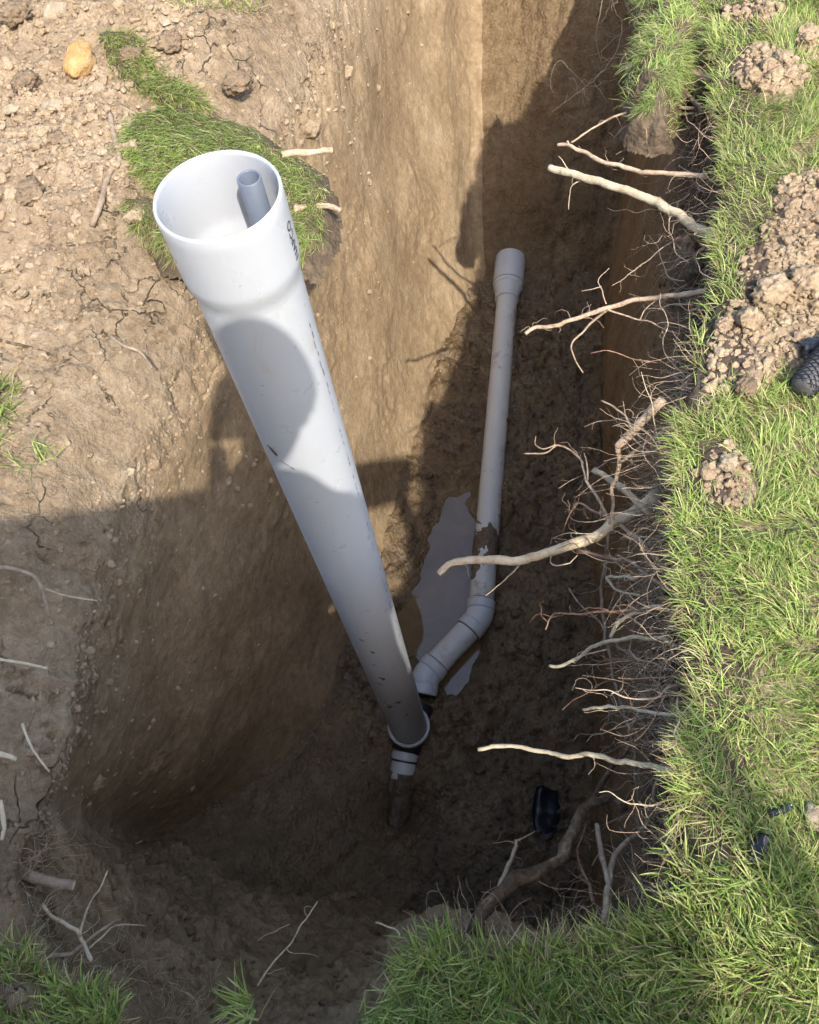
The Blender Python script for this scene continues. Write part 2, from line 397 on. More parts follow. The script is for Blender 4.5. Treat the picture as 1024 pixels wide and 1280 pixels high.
def closed_catmull(p, ts):
    m = len(p); k = np.floor(ts).astype(int) % m; f = (ts - np.floor(ts))[:, None]
    a, b, c, d = p[(k - 1) % m], p[k], p[(k + 1) % m], p[(k + 2) % m]
    return .5 * (2 * b + (c - a) * f + (2 * a - 5 * b + 4 * c - d) * f ** 2 + (3 * b - a - 3 * c + d) * f ** 3)
rim_c = np.array([rim_pt(r, rz) for b, z, r, rz in ST])
# resample the loop evenly
tt = np.linspace(0, len(ST), 4001)[:-1]
rr_ = closed_catmull(rim_c, tt); bb_ = closed_catmull(base_c, tt)
mid_ = .6 * rr_ + .4 * bb_
seg = np.linalg.norm(np.roll(mid_, -1, 0) - mid_, axis=1)
ylim = mid_[:, 1]; wgt = seg * np.where(ylim > 3.2, .55, 1.0); cum = np.r_[0, np.cumsum(wgt)]
NL = 1150
ts = np.interp(np.linspace(0, cum[-1], NL + 1)[:-1], cum, np.r_[tt, len(ST)])
for k in (I_FAR, I_LEFT, I_NEAR): ts[np.argmin(abs(ts - k))] = k
ts.sort()
LB = closed_catmull(base_c, ts); LR = closed_catmull(rim_c, ts)
u_arc = np.r_[0, np.cumsum(np.linalg.norm(np.diff(.5 * (LB + LR), axis=0), axis=1))]
tan = np.roll(LR, -3, 0) - np.roll(LR, 3, 0); tan[:, 2] = 0; tan /= np.linalg.norm(tan, axis=1)[:, None]
OUT = np.stack([tan[:, 1], -tan[:, 0], np.zeros(NL)], 1)
cen = LR.mean(0)
if np.sum(OUT * (LR - cen)) < 0: OUT = -OUT
for _ in range(12): OUT = (np.roll(OUT, 1, 0) + OUT + np.roll(OUT, -1, 0)) / 3
OUT /= np.linalg.norm(OUT, axis=1)[:, None]
wob = .030 * fbm(np.stack([LR[:, 0] * 6, LR[:, 1] * 6, LR[:, 0] * 0], 1), 4, 3) + .012 * fbm(LR * 24, 3, 4)
LR0 = LR.copy(); LR = LR + OUT * wob[:, None]
RIM = LR.copy()
def poly_sd(x, y, poly=None):
    """distance to the rim polygon, negative inside"""
    poly = RIM[::3, :2] if poly is None else poly
    a = poly; b = np.roll(poly, -1, 0); out = np.empty(len(x))
    for s in range(0, len(x), 20000):
        px, py = x[s:s + 20000, None], y[s:s + 20000, None]
        ex, ey = (b - a)[:, 0], (b - a)[:, 1]
        t = np.clip(((px - a[:, 0]) * ex + (py - a[:, 1]) * ey) / (ex ** 2 + ey ** 2 + 1e-12), 0, 1)
        d = np.sqrt(((a[:, 0] + t * ex - px) ** 2 + (a[:, 1] + t * ey - py) ** 2).min(1))
        cr = ((a[:, 1] > py) != (b[:, 1] > py)) & (px < (b[:, 0] - a[:, 0]) * (py - a[:, 1]) / (b[:, 1] - a[:, 1] + 1e-15) + a[:, 0])
        out[s:s + 20000] = np.where(cr.sum(1) % 2 == 1, -d, d)
    return out

# side weights along the loop
def side_w(i0, i1, soft=.5):
    return sstep(i0 - soft, i0 + soft, ts) * sstep(i1 + soft, i1 - soft, ts)
S_R = np.maximum(side_w(-2, I_FAR - .2), sstep(29.5, 30.5, ts)); S_F = side_w(I_FAR, I_LEFT); S_L = side_w(I_LEFT, I_NEAR); S_N = 1 - np.clip(S_R + S_F + S_L, 0, 1)
NT_W, NT_X = 190, 42
LR[:, 2] += ground_broad(LR[:, 0], LR[:, 1])
LBd = LB - (LR - LB) * .04; LBd[:, 2] = LB[:, 2] - .12
tv = np.linspace(0, 1, NT_W)
LR0[:, 2] = LR[:, 2]
V = LBd[:, None] + (LR0 - LBd)[:, None] * tv[None, :, None] + OUT[:, None] * (wob[:, None] * sstep(.72, 1.0, tv)[None])[..., None]
# profile: the turf side is hollowed under the sod, the left side is rounded off at the top, the near side is a ramp
hol = (-(.055) * np.exp(-((tv - .90) / .06) ** 2) * 0 + .05 * np.exp(-((tv - .86) / .10) ** 2))
V += OUT[:, None] * (S_R[:, None] * hol[None])[..., None]
V += OUT[:, None] * (S_L[:, None] * (.045 * np.sin(np.pi * tv) - .03 * np.exp(-((tv - .06) / .08) ** 2))[None])[..., None]
V[:, :, 2] -= S_L[:, None] * (.15 * sstep(.80, 1.0, tv))[None]
V[:, :, 2] -= (S_N * (rim_c[:, 2].min() * 0 + .10))[:, None] * np.sin(np.pi * tv)[None]
# lip carried over the grade
tx = np.linspace(0, 1, NT_X + 1)[1:]
reach = .46 * S_L + .14 * (1 - S_L)
X = LR[:, None] + OUT[:, None] * (reach[:, None] * tx[None])[..., None]
gz = ground_z(X[..., 0].ravel(), X[..., 1].ravel()).reshape(X.shape[:2])
k0 = (1 - (1 - np.clip(tx / .55, 0, 1)) ** 2.2)[None]
lift = (.004 - .05 * sstep(.80, 1.0, tx))[None]
X[..., 2] = (LR[:, None, 2] - .15 * S_L[:, None]) * (1 - k0) + (gz + lift) * k0
V = np.concatenate([V, X], 1); NV = V.shape[1]
# normals and relief
def grid_normals(V):
    du = np.roll(V, -1, 0) - np.roll(V, 1, 0); dv = np.gradient(V, axis=1)
    n = np.cross(du, dv); n /= np.linalg.norm(n, axis=2)[..., None] + 1e-12; return n
N_ = grid_normals(V)
inward = -OUT[:, None]
if np.sum(N_[:, 60] * inward[:, 0]) < 0: N_ = -N_
pts = V.reshape(-1, 3)
vv = np.tile(np.r_[tv, 1 + tx * .1], (NL, 1)); uu = np.tile(u_arc[:, None], (1, NV))
rowv = np.concatenate([np.repeat(np.linspace(0, 1.9, NT_W)[None], NL, 0), 1.9 + (reach[:, None] * tx[None])], 1)
UVW = np.stack([uu.ravel(), rowv.ravel()], 1)
stw = np.stack([uu.ravel() * 16, rowv.ravel() * 1.1 + uu.ravel() * .8, 0 * uu.ravel()], 1)
ow_l = np.concatenate([np.ones(NT_W), 1 - sstep(0, .6, tx)]); ow_r = np.concatenate([1 - .8 * sstep(.95, 1.0, tv), .2 * (1 - sstep(0, .5, tx))])
onwall = (S_L[:, None] * ow_l[None] + (1 - S_L[:, None]) * ow_r[None]).ravel()
sl_, sr_, sf_, sn_ = [np.repeat(s[:, None], NV, 1).ravel() for s in (S_L, S_R, S_F, S_N)]
disp = .028 * fbm(pts * 2.6, 3, 60) + .012 * (1 - .7 * sl_) * fbm(pts * 9, 3, 61)
f1, f2, q1 = worley(pts * np.array([11, 11, 9]), 62); f1b, f2b, q1b = worley(pts * 26, 66)
lump = .030 * np.clip(.9 - f1, 0, 1) * (.2 + q1) + .013 * np.clip(.9 - f1b, 0, 1) * (.2 + q1b)
rough = .08 * sl_ + 1.5 * sf_ + .40 * sr_ + 1.7 * sn_
top = sstep(.72, .9, vv.ravel())
rough = rough + top * (.9 * sr_ + .15 * sl_)
patch_r = sstep(.05, .35, fbm(pts * 3.4, 3, 71)); rough = rough + .30 * sl_ * patch_r
disp = disp + lump * rough + .006 * fbm(pts * 40, 3, 63) * (.3 + rough)
disp = disp + (sl_ * .0004 + sf_ * .026 + sr_ * .010) * fbm(stw * np.array([.6, 1.0, 1]) + .5 * fbm(pts * 6, 2, 67)[:, None], 3, 64) + sn_ * .040 * fbm(np.stack([UVW[:, 0] * 4, UVW[:, 1] * 11, 0 * UVW[:, 0]], 1), 4, 68)
# drying cracks round the left lip
crk = np.clip(1 - np.abs(fbm(pts * 3.6 + .2 * fbm(pts * 15, 2, 81)[:, None], 3, 80)) / .022, 0, 1) * sl_ * sstep(.70, .86, vv.ravel()) * sstep(-.2, .25, fbm(pts * 1.9, 2, 85))
disp = disp + sl_ * .0030 * fbm(pts * 17, 4, 69, .65) - .030 * crk
# far side: two overhanging steps left by the digger bucket
disp = disp * onwall + (1 - onwall) * 0 - .02 * crk * (1 - onwall)
VD = (pts + N_.reshape(-1, 3) * disp[:, None]).reshape(NL, NV, 3)

idx_of = {k: int(np.argmin(abs(ts - k))) for k in (I_FAR, I_LEFT, I_NEAR)}
iF, iL, iN = idx_of[I_FAR], idx_of[I_LEFT], idx_of[I_NEAR]
def wall_part(name, ids, mat, lip=NV):
    v = VD[ids][:, :lip].reshape(-1, 3); uv = UVW.reshape(NL, NV, 2)[ids][:, :lip].reshape(-1, 2)
    me = mesh(name, v, grid_quads(len(ids), lip), uv=uv)
    o = link(name, me, mat); o['kind'] = 'structure'; return o
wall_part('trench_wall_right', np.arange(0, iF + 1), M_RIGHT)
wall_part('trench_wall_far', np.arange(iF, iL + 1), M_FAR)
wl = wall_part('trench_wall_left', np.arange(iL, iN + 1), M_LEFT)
wall_part('trench_wall_near', np.r_[np.arange(iN, NL), 0], M_NEAR)

# ------------------------------------------------------------------ ground sheet (one, to the horizon, with the trench cut out)
def axis(lo, hi, step, far):
    a = np.arange(lo, hi + 1e-6, step); e = [step]; out = [0]
    while out[-1] < far: e.append(e[-1] * 1.28); out.append(out[-1] + e[-1])
    o = np.array(out[1:]); return np.r_[(lo - o)[::-1], a, hi + o]
gx = axis(-1.75, 2.0, .0115, 250); gy = axis(-.35, 4.3, .0125, 250)
GX, GY = np.meshgrid(gx, gy, indexing='ij'); fx, fy = GX.ravel(), GY.ravel()
sd = np.full(len(fx), 9.0); nearm = (fx > -2.2) & (fx < 3.2) & (fy > -.9) & (fy < 5.2); sd[nearm] = poly_sd(fx[nearm], fy[nearm])
GZ = ground_z(fx, fy)
q = grid_quads(len(gx), len(gy)); cutd = .075 + .225 * sstep(.3, .7, left_w(fx, fy)); keep = ~(sd < cutd)[q].any(1)
gv = np.stack([fx, fy, GZ], 1)
used = np.zeros(len(gv), bool); used[q[keep]] = True; remap = np.cumsum(used) - 1
ground = link('ground', mesh('ground', gv[used], remap[q[keep]])); ground['kind'] = 'structure'
ground.data.materials.append(M_LAWNSOIL); ground.data.materials.append(M_SPOIL)
qc = gv[q[keep]].mean(1)
isoil = ((left_w(qc[:, 0], qc[:, 1]) + .45 * fbm(xy3(qc[:, 0], qc[:, 1], 6), 3, 97) > .5) & (np.hypot(qc[:, 0], qc[:, 1]) < 9)) | (soil_patches(qc[:, 0], qc[:, 1]) > .5)
ground.data.polygons.foreach_set('material_index', isoil.astype(np.int32))

# ------------------------------------------------------------------ trench floor and puddle
PUD = [(497, 770), (512, 715), (535, 660), (556, 618), (588, 612), (600, 650), (608, 690), (614, 715), (608, 760), (600, 815), (586, 850), (570, 868), (552, 862), (540, 838), (512, 812)]
pud = np.array([P(a, b, FZ)[:2] for a, b in PUD])
def floor_z(x, y):
    p = xy3(x, y)
    d = poly_sd(x, y, pud)
    h = .030 * fbm(p * 2.4, 3, 100)
    f1, f2, q1 = worley(xy3(x, y, 11), 101, 2); f1b, f2b, q2 = worley(xy3(x, y, 24), 105, 2); f1c, _, q3 = worley(xy3(x, y, 50), 109, 2)
    l = .075 * np.clip(.95 - f1, 0, 1) * (.1 + q1) + .040 * np.clip(.95 - f1b, 0, 1) * (.2 + q2) + .018 * np.clip(.95 - f1c, 0, 1) * (.2 + q3)
    rgh = sstep(-.05, .12, d) * (.55 + .45 * sstep(-.2, .3, fbm(p * 2.1, 2, 110)))
    # the near-left floor was smoothed by the bucket
    sm = sstep(.35, -.15, x + .35 * (y - .3)) * sstep(1.1, .5, y); rgh = rgh * (1 - .75 * sm)
    h = h + l * rgh + .008 * fbm(p * 30, 3, 111)
    h = h + .020 - .066 * sstep(.10, -.10, d + .07 * fbm(p * 9, 4, 112, .6))
    hole = P(506, 1015, FZ); h = h - .10 * np.exp(-(((x - hole[0]) / .12) ** 2 + ((y - hole[1]) / .10) ** 2))
    ridge = sm * .02 * fbm(np.stack([(x * .8 + y * .6) * 5, (y * .8 - x * .6) * 22, 0 * x], 1), 3, 115)
    rise = .40 * sstep(-.35, -1.25, x) * sstep(1.2, .4, y)
    return FZ + h + ridge + rise
bx0, bx1 = LB[:, 0].min() - .1, LB[:, 0].max() + .1; by0, by1 = LB[:, 1].min() - .1, LB[:, 1].max() + .1
xs = np.arange(bx0, bx1, .009); ys = np.arange(by0, by1, .011)
FX, FY = np.meshgrid(xs, ys, indexing='ij'); a_, b_ = FX.ravel(), FY.ravel()
bsd = poly_sd(a_, b_, LB[::3, :2])
fz = floor_z(a_, b_) + .05 * np.exp(-np.clip(-bsd, 0, 1) / .05) * (bsd < 0) + .05 * (bsd >= 0)
q = grid_quads(len(xs), len(ys)); keep = (bsd[q] < .07).all(1)
gv = np.stack([a_, b_, fz], 1); used = np.zeros(len(gv), bool); used[q[keep]] = True; remap = np.cumsum(used) - 1
fl = link('trench_floor', mesh('trench_floor', gv[used], remap[q[keep]]), M_FLOOR); fl['kind'] = 'structure'

def water_mat():
    M = NT('muddy_water'); o = M.coord('Object')
    M.l(M.ramp(M.noise(o, 5, 5, .6, .8), [(.35, (.125, .086, .044)), (.65, (.18, .128, .068))]), M.b.inputs['Base Color'])
    M.b.inputs['Roughness'].default_value = .03; M.b.inputs['IOR'].default_value = 1.45; M.b.inputs['Specular IOR Level'].default_value = .9
    M.l(M.bump(M.noise(o, 14, 2, .4), .02, .004), M.b.inputs['Normal']); return M.m
WZ = FZ - .018
wx, wy = np.linspace(pud[:, 0].min() - .32, pud[:, 0].max() + .32, 40), np.linspace(pud[:, 1].min() - .32, pud[:, 1].max() + .32, 60)
WXg, WYg = np.meshgrid(wx, wy, indexing='ij'); wsd = poly_sd(WXg.ravel(), WYg.ravel(), pud); q = grid_quads(40, 60); q = q[(wsd[q] < .30).all(1)]
wo = link('puddle_water', mesh('puddle_water', np.stack([WXg.ravel(), WYg.ravel(), np.full(WXg.size, WZ)], 1), q), water_mat()); wo['kind'] = 'structure'

# ------------------------------------------------------------------ tall white riser pipe
PX, PY = -.173, .902
RIMZ, BOTZ = 1.131, -1.80
rp = bpy.data.objects.new('riser_pipe', None); COL.objects.link(rp); rp.location = (PX, PY, BOTZ)
tag(rp, 'tall white plastic riser pipe standing upright in the trench with flared open top', 'pipe')
L = RIMZ - BOTZ; Ro, Ri = .0795, .0735; Bo, Bi = .0860, .0808; bl = .122
prof = [(Ri, 0), (Ro, 0)] + [(Ro, z) for z in np.linspace(.05, L - bl - .05, 20)]
v, q = lathe([(Ri, L - bl - .03)] + prof[::1] + [(Ro, L - bl - .03)], 96)
barrel = link('barrel', mesh('barrel', v, q), M_PVC, rp)
tp = [(0, 0), (.3, .08), (.7, .45), (.9, .85), (1, 1)]
tap = np.linspace(0, 1, 9); tz = tap * .045; tr = Ro + (Bo - Ro) * (tap * tap * (3 - 2 * tap))
tri = Ri + (Bi - Ri) * (tap * tap * (3 - 2 * tap))
z0 = L - bl - .03
prof = [(Ro + .0001, z0 - .001)] + [(r + .0002, z0 + z) for r, z in zip(tr, tz)] + [(Bo, z) for z in np.linspace(z0 + .055, L - .004, 6)] + [(Bo - .0012, L - .0006), (Bo - .0028, L), (Bi + .0018, L), (Bi + .0003, L - .0015)] \
     + [(Bi, z) for z in np.linspace(L - .006, z0 + .06, 6)] + [(r - .0002, z0 + z) for r, z in zip(tri[::-1], tz[::-1] + .004)] + [(Ri - .0001, z0 - .002)]
v, q = lathe(prof, 96)
tag(link('bell_socket', mesh('bell_socket', v, q), M_PVC, rp), 'wider flared white socket at the top of the riser')

def on_barrel(px, py, rad):
    """angle and height on the riser surface that the photograph shows at a pixel"""
    d = ROT @ np.array([px - W0 / 2, -(py - H0 / 2), -FPX]); o = CPOS - np.array([PX, PY, BOTZ])
    A = d[0] ** 2 + d[1] ** 2; B = 2 * (o[0] * d[0] + o[1] * d[1]); Cc = o[0] ** 2 + o[1] ** 2 - rad ** 2
    D = max(B * B - 4 * A * Cc, 0); t = (-B - math.sqrt(D)) / (2 * A); p = o + d * t
    return math.atan2(p[1], p[0]), p[2]
ANG_PRINT = on_barrel(368, 308, Bo)[0]
def text_on_pipe(txt, z_start, size, ang0, rad, name):
    cu = bpy.data.curves.new('lettering', 'FONT'); cu.body = txt; cu.size = size; cu.fill_mode = 'FRONT'; cu.offset = .0002
    to = bpy.data.objects.new('lettering', cu); COL.objects.link(to)
    dg = bpy.context.evaluated_depsgraph_get(); me = bpy.data.meshes.new_from_object(to.evaluated_get(dg))
    bpy.data.objects.remove(to)
    n = len(me.vertices); co = np.zeros(n * 3); me.vertices.foreach_get('co', co); co = co.reshape(-1, 3)
    s = co[:, 0]; h = co[:, 1]            # s runs up the pipe, h runs round it
    a = ang0 - (h - size * .35) / rad
    new = np.stack([np.cos(a) * (rad + .0008), np.sin(a) * (rad + .0008), z_start + s], 1)
    me.vertices.foreach_set('co', new.ravel().astype(np.float32)); me.update()
    return link(name, me, M_INK, rp)
text_on_pipe('NAPCO', L - .108, .019, ANG_PRINT, Bo, 'printed_lettering')
# broken line of small print marks running down the barrel
a1 = on_barrel(440, 590, Ro)[0]
parts = []; z = L - .235
rnd = random.Random(3)
while z > .25:
    hgt = rnd.uniform(.006, .020)
    if rnd.random() < .78:
        for kx in range(rnd.randint(1, 2)):
            wdt = rnd.uniform(.0004, .0011); off = rnd.uniform(-.002, .002)
            aa = np.linspace(a1 + (off - wdt) / Ro, a1 + (off + wdt) / Ro, 3)
            vv_ = np.concatenate([np.stack([np.cos(aa) * (Ro + .0006), np.sin(aa) * (Ro + .0006), np.full(3, zz)], 1) for zz in (z - hgt, z)])
            parts.append((vv_, np.array([[0, 1, 4, 3], [1, 2, 5, 4]]), np.zeros((0, 3), int)))
    z -= hgt + rnd.uniform(.003, .012) + (rnd.random() < .08) * .05
for v, q, t in parts: link('print_mark', mesh('print_mark', v, q), M_INK2, rp)
# scuffs
for (px, py, w_, h_, sl_a) in ((341, 563, .006, .014, .5), (356, 579, .0015, .010, .9), (366, 585, .0015, .006, .9), (478, 848, .008, .02, .3), (498, 878, .010, .016, .8), (466, 815, .006, .012, .2), (509, 893, .007, .010, .1), (487, 884, .009, .022, -.3), (452, 800, .0055, .009, .6)):
    a0, z0_ = on_barrel(px, py, Ro); k = 12; th = np.arange(k) * 2 * np.pi / k; rj = 1 + .35 * np.array([rnd.uniform(-1, 1) for _ in th])
    ux, uz = np.cos(th) * w_ * rj, np.sin(th) * h_ * rj; xx = ux * math.cos(sl_a) - uz * math.sin(sl_a); zz = ux * math.sin(sl_a) + uz * math.cos(sl_a)
    ring = np.stack([np.cos(a0 + xx / Ro) * (Ro + .0009), np.sin(a0 + xx / Ro) * (Ro + .0009), z0_ + zz], 1); c = ring.mean(0); c = np.array([math.cos(a0) * (Ro + .0014), math.sin(a0) * (Ro + .0014), z0_])
    link('mud_scuff', mesh('mud_scuff', np.vstack([ring, c]), tris=[(j, (j + 1) % k, k) for j in range(k)]), M_MUD if w_ > .005 else M_INK, rp)

# grey conduit standing inside
def solve_inside(px, py, off):
    best = None
    for z in np.linspace(.6, 1.2, 301):
        p = P(px, py, z); d = math.hypot(p[0] - PX, p[1] - PY)
        if best is None or abs(d - off) < best[0]: best = (abs(d - off), p)
    return best[1]
ct = solve_inside(311, 222, .052)
cr, ci = .0165, .0135
v, q = lathe([(ci, -.6), (cr, -.6), (cr, 0 - .0008), (cr - .0008, 0), (ci + .0006, 0), (ci, -.001), (ci, -.6)], 40)
co_ = link('conduit_tube', mesh('conduit_tube', v, q), M_COND, None, ct)
tag(co_, 'slim grey plastic tube standing inside the open top of the white riser', 'tube')

# ------------------------------------------------------------------ tee under the riser
te = bpy.data.objects.new('tee_fitting', None); COL.objects.link(te); te.location = (PX, PY, BOTZ - .1)
tag(te, 'white tee fitting at the foot of the riser with a black collar, sunk in mud', 'pipe fitting')
tl = np.array([PX, PY, BOTZ - .1])
v, q = lathe([(.0800, .075), (.0800, .112), (.0815, .116), (.0930, .116), (.0945, .112), (.0945, .085), (.090, .080), (.0800, .075)], 72)
link('hub_collar', mesh('hub_collar', v, q), M_PVCG, te)
v, q = lathe([(.080, -.03), (.080, .076), (.092, .078), (.092, .02), (.088, -.03), (.080, -.03)], 48)
link('black_collar', mesh('black_collar', v, q), M_DARK, te)  # plain black band below the hub collar
def world_tube(name, a, b, r, mat, parent, origin, sides=48, ring=None, n=12, inner=None):
    path = np.linspace(a, b, n) - origin
    if name == 'mud_crust': path = np.linspace(a, b, 40) - origin
    v, q, t = tube_arr(path, r, sides, nz=.38 if name == 'mud_crust' else 0, seed=4); return link(name, mesh(name, v, q, t), mat, parent)
TZ = FZ + .045
run_a = P(528, 872, TZ); run_b = P(505, 1012, TZ - .11)
rd = (run_b - run_a) / np.linalg.norm(run_b - run_a)
cpt = np.array([PX, PY, TZ])
world_tube('run_body', run_a + rd * .03, cpt + rd * .10, .066, M_DARK, te, tl)
st_a = cpt + rd * .10
SR = .057
for nm, a, b, r, m in (('stub_pipe', st_a, st_a + rd * .12, SR, M_PVCD), ('mud_crust', st_a + rd * .085, st_a + rd * .42 - np.array([0, 0, .06]), SR + .002, M_MUD), ('stub_collar', st_a + rd * .005, st_a + rd * .032, SR + .006, M_PVCG), ('clamp_band', st_a + rd * .036, st_a + rd * .044, SR + .0035, M_DARK)):
    world_tube(nm, a, b, r, m, te, tl)

# ------------------------------------------------------------------ drain line along the floor
dl_pts = [P(634, 372, FZ + .075), P(600, 772, FZ + .065), P(531, 846, FZ + .06), run_a - rd * .02 + np.array([0, 0, .0])]
dl_o = dl_pts[1].copy()
dr = bpy.data.objects.new('drain_pipe', None); COL.objects.link(dr); dr.location = dl_o
tag(dr, 'long grey-white plastic drain pipe lying on the muddy floor with two elbows', 'pipe')
PR = .0605
def arc(a, b, c, cut, n=9):
    u = (a - b) / np.linalg.norm(a - b); w = (c - b) / np.linalg.norm(c - b); p0, p2 = b + u * cut, b + w * cut
    t = np.linspace(0, 1, n)[:, None]; return (1 - t) ** 2 * p0 + 2 * t * (1 - t) * b + t ** 2 * p2, p0, p2
e1, e1a, e1b = arc(dl_pts[0], dl_pts[1], dl_pts[2], .040); e2, e2a, e2b = arc(dl_pts[1], dl_pts[2], dl_pts[3], .040)
def ptube(name, path, r, mat, sides=56):
    v, q, t = tube_arr(np.asarray(path) - dl_o, r, sides); return link(name, mesh(name, v, q, t), mat, dr)
d0 = (dl_pts[1] - dl_pts[0]) / np.linalg.norm(dl_pts[1] - dl_pts[0])
ptube('straight_pipe', np.linspace(dl_pts[0] - d0 * .02, e1a, 40), PR, M_PVCD)
for nm, a0, b0 in (('elbow', e1, None), ('elbow', e2, None)):
    el = ptube(nm, a0, PR + .0055, M_PVCG)
    for end, dirv in ((a0[0], a0[0] - a0[1]), (a0[-1], a0[-1] - a0[-2])):
        dirv = dirv / np.linalg.norm(dirv)
        hb = ptube('elbow_hub', np.linspace(end - dirv * .004, end + dirv * .044, 5), PR + .0075, M_PVCG); hb.parent = el
        sh = ptube('joint_line', np.linspace(end + dirv * .0445, end + dirv * .0475, 2), PR + .0045, M_DARK); sh.parent = el
ptube('offset_pipe', np.linspace(e1b, e2a, 8), PR, M_PVCD)
ptube('inlet_pipe', np.linspace(e2b, dl_pts[3], 4), PR, M_PVCD)
# reducer and bell at the far end
far_end = dl_pts[0]; back = -d0
prof = [(0.0, .031), (.004, .031), (.0665, .031)]
def lathe_along(name, prof, at, d, mat, sides=64):
    v, q = lathe(prof, sides); zz = d / np.linalg.norm(d); xx = np.cross([0, 0, 1], zz); xx /= np.linalg.norm(xx); yy = np.cross(zz, xx)
    v = v[:, :1] * xx + v[:, 1:2] * yy + v[:, 2:] * zz + at - dl_o
    return link(name, mesh(name, v, q), mat, dr)
lathe_along('reducer_collar', [(PR, -.02), (PR + .0095, -.02), (PR + .0105, -.016), (PR + .0105, .012), (PR + .012, .02), (.085, .075), (.085, .08), (PR, .08)], far_end, back, M_PVCG)
bs = lathe_along('bell_socket', [(.070, .07), (.088, .07), (.0905, .075), (.0905, .30), (.089, .304), (.084, .304), (.084, .10), (.070, .09)], far_end, back, M_PVCG)
lathe_along('bell_groove', [(.088, .094), (.0912, .094), (.0912, .098), (.088, .098)], far_end, back, M_DARK)
# dried mud on the pipe
def mud_shell(u0, u1, cover, seed):
    """patchy shell of mud over part of the straight pipe, metres measured from the near elbow"""
    n, k = 60, 40; s = np.linspace(u0, u1, n); a = np.linspace(math.radians(-25), math.radians(205), k)
    ax = -d0; xx = np.cross(ax, [0, 0, 1.0]); xx /= np.linalg.norm(xx); zz = np.cross(xx, ax)
    S, A = np.meshgrid(s, a, indexing='ij'); c = e1a + ax * S.ravel()[:, None]
    dirs = np.cos(A.ravel())[:, None] * xx + np.sin(A.ravel())[:, None] * zz
    nn = fbm(c * 16 + dirs * 1.0, 4, seed) + cover - 1.0 * np.abs((S.ravel() - (u0 + u1) / 2) / (u1 - u0)) ** 2 * 2.2
    th = PR + np.clip(nn, -.15, .5) * .012 - .0006
    v = c + dirs * th[:, None] - dl_o; q = grid_quads(n, k); q = q[(nn[q] > -.02).any(1)]
    m = link('mud_smear', mesh('mud_smear', v, q), M_MUD, dr); return m
mud_shell(.10, .50, .16, 130); mud_shell(.25, .42, .25, 135)

# ------------------------------------------------------------------ roots
def rootlet_paths(path, n, ln, seed, down=.5):
    r = np.random.default_rng(seed); out = []
    for _ in range(n):
        k = r.integers(2, len(path) - 2); p = path[k].copy(); d = r.normal(size=3); d[2] = d[2] * .6 - down * r.random(); d /= np.linalg.norm(d)
        m = 9; pts = [p]; l = ln * r.uniform(.4, 1.2)
        for j in range(m):
            d = d + r.normal(size=3) * .38; d /= np.linalg.norm(d); p = p + d * l / m; pts.append(p)
        out.append(np.array(pts))
    return out
def root(pp, r0, r1, mat, label, branches=(), lets=4, letlen=.10, seed=1, cut=True, group=None, name='tree_root', cat='root', wig=.004):
    """pp: (px,py,z) from the bank outwards; radii in metres"""
    dz = (.12 if pp[0][1] < 490 else .20) if pp[0][0] > 690 and pp[0][1] < 1125 else 0.0
    c = np.array([P(p[0], p[1], p[2] + dz) for p in pp]); n = max(14, int(sum(np.linalg.norm(np.diff(c, axis=0), axis=1)) / .012))
    path = catmull(c, n); env = np.sin(np.linspace(0, np.pi, n)) ** .5
    path = path + wig * env[:, None] * np.stack([fbm(path * 22, 2, seed), fbm(path * 22 + 9, 2, seed + 1), fbm(path * 22 + 5, 2, seed + 2)], 1) * 2
    org = path[0].copy(); t = np.linspace(0, 1, n)
    rad = r0 + (r1 - r0) * t ** .8
    v, q, tr = tube_arr(path - org, rad, 10 if r0 > .006 else 7, nz=.50 if mat is R_BARK else .34 if r0 > .004 else .2, seed=seed)
    me = mesh(name, v, q, tr); o = link(name, me, mat, None, org)
    if cut and r1 > .003:
        me.materials.append(R_CUT); mi = np.zeros(len(me.polygons), np.int32); mi[-(10 if r0 > .006 else 7):] = 1; me.polygons.foreach_set('material_index', mi)
    tag(o, label, cat, group)
    for bi, (bp, b0, b1) in enumerate(branches):
        bc = np.array([P(p[0], p[1], p[2] + dz) for p in bp]); m = max(9, int(sum(np.linalg.norm(np.diff(bc, axis=0), axis=1)) / .012)); bpth = catmull(bc, m)
        bpth = bpth + .003 * np.sin(np.linspace(0, np.pi, m))[:, None] * np.stack([fbm(bpth * 25, 2, seed + 31), fbm(bpth * 25 + 3, 2, seed + 32), fbm(bpth * 25 + 6, 2, seed + 33)], 1) * 2
        v, q, tr = tube_arr(bpth - org, np.linspace(b0, b1, m), 7, nz=.2, seed=seed + bi + 5); link('branch', mesh('branch', v, q, tr), mat, o)
    if lets:
        parts = [tube_arr(catmull(x, 22) - org, np.linspace(.0011, .0004, 22), 4) for x in rootlet_paths(path, lets, letlen, seed + 50)]
        v, q, tr = joinarr(parts); tag(link('rootlets', mesh('rootlets', v, q, tr), mat, o), kind='stuff')
    return o

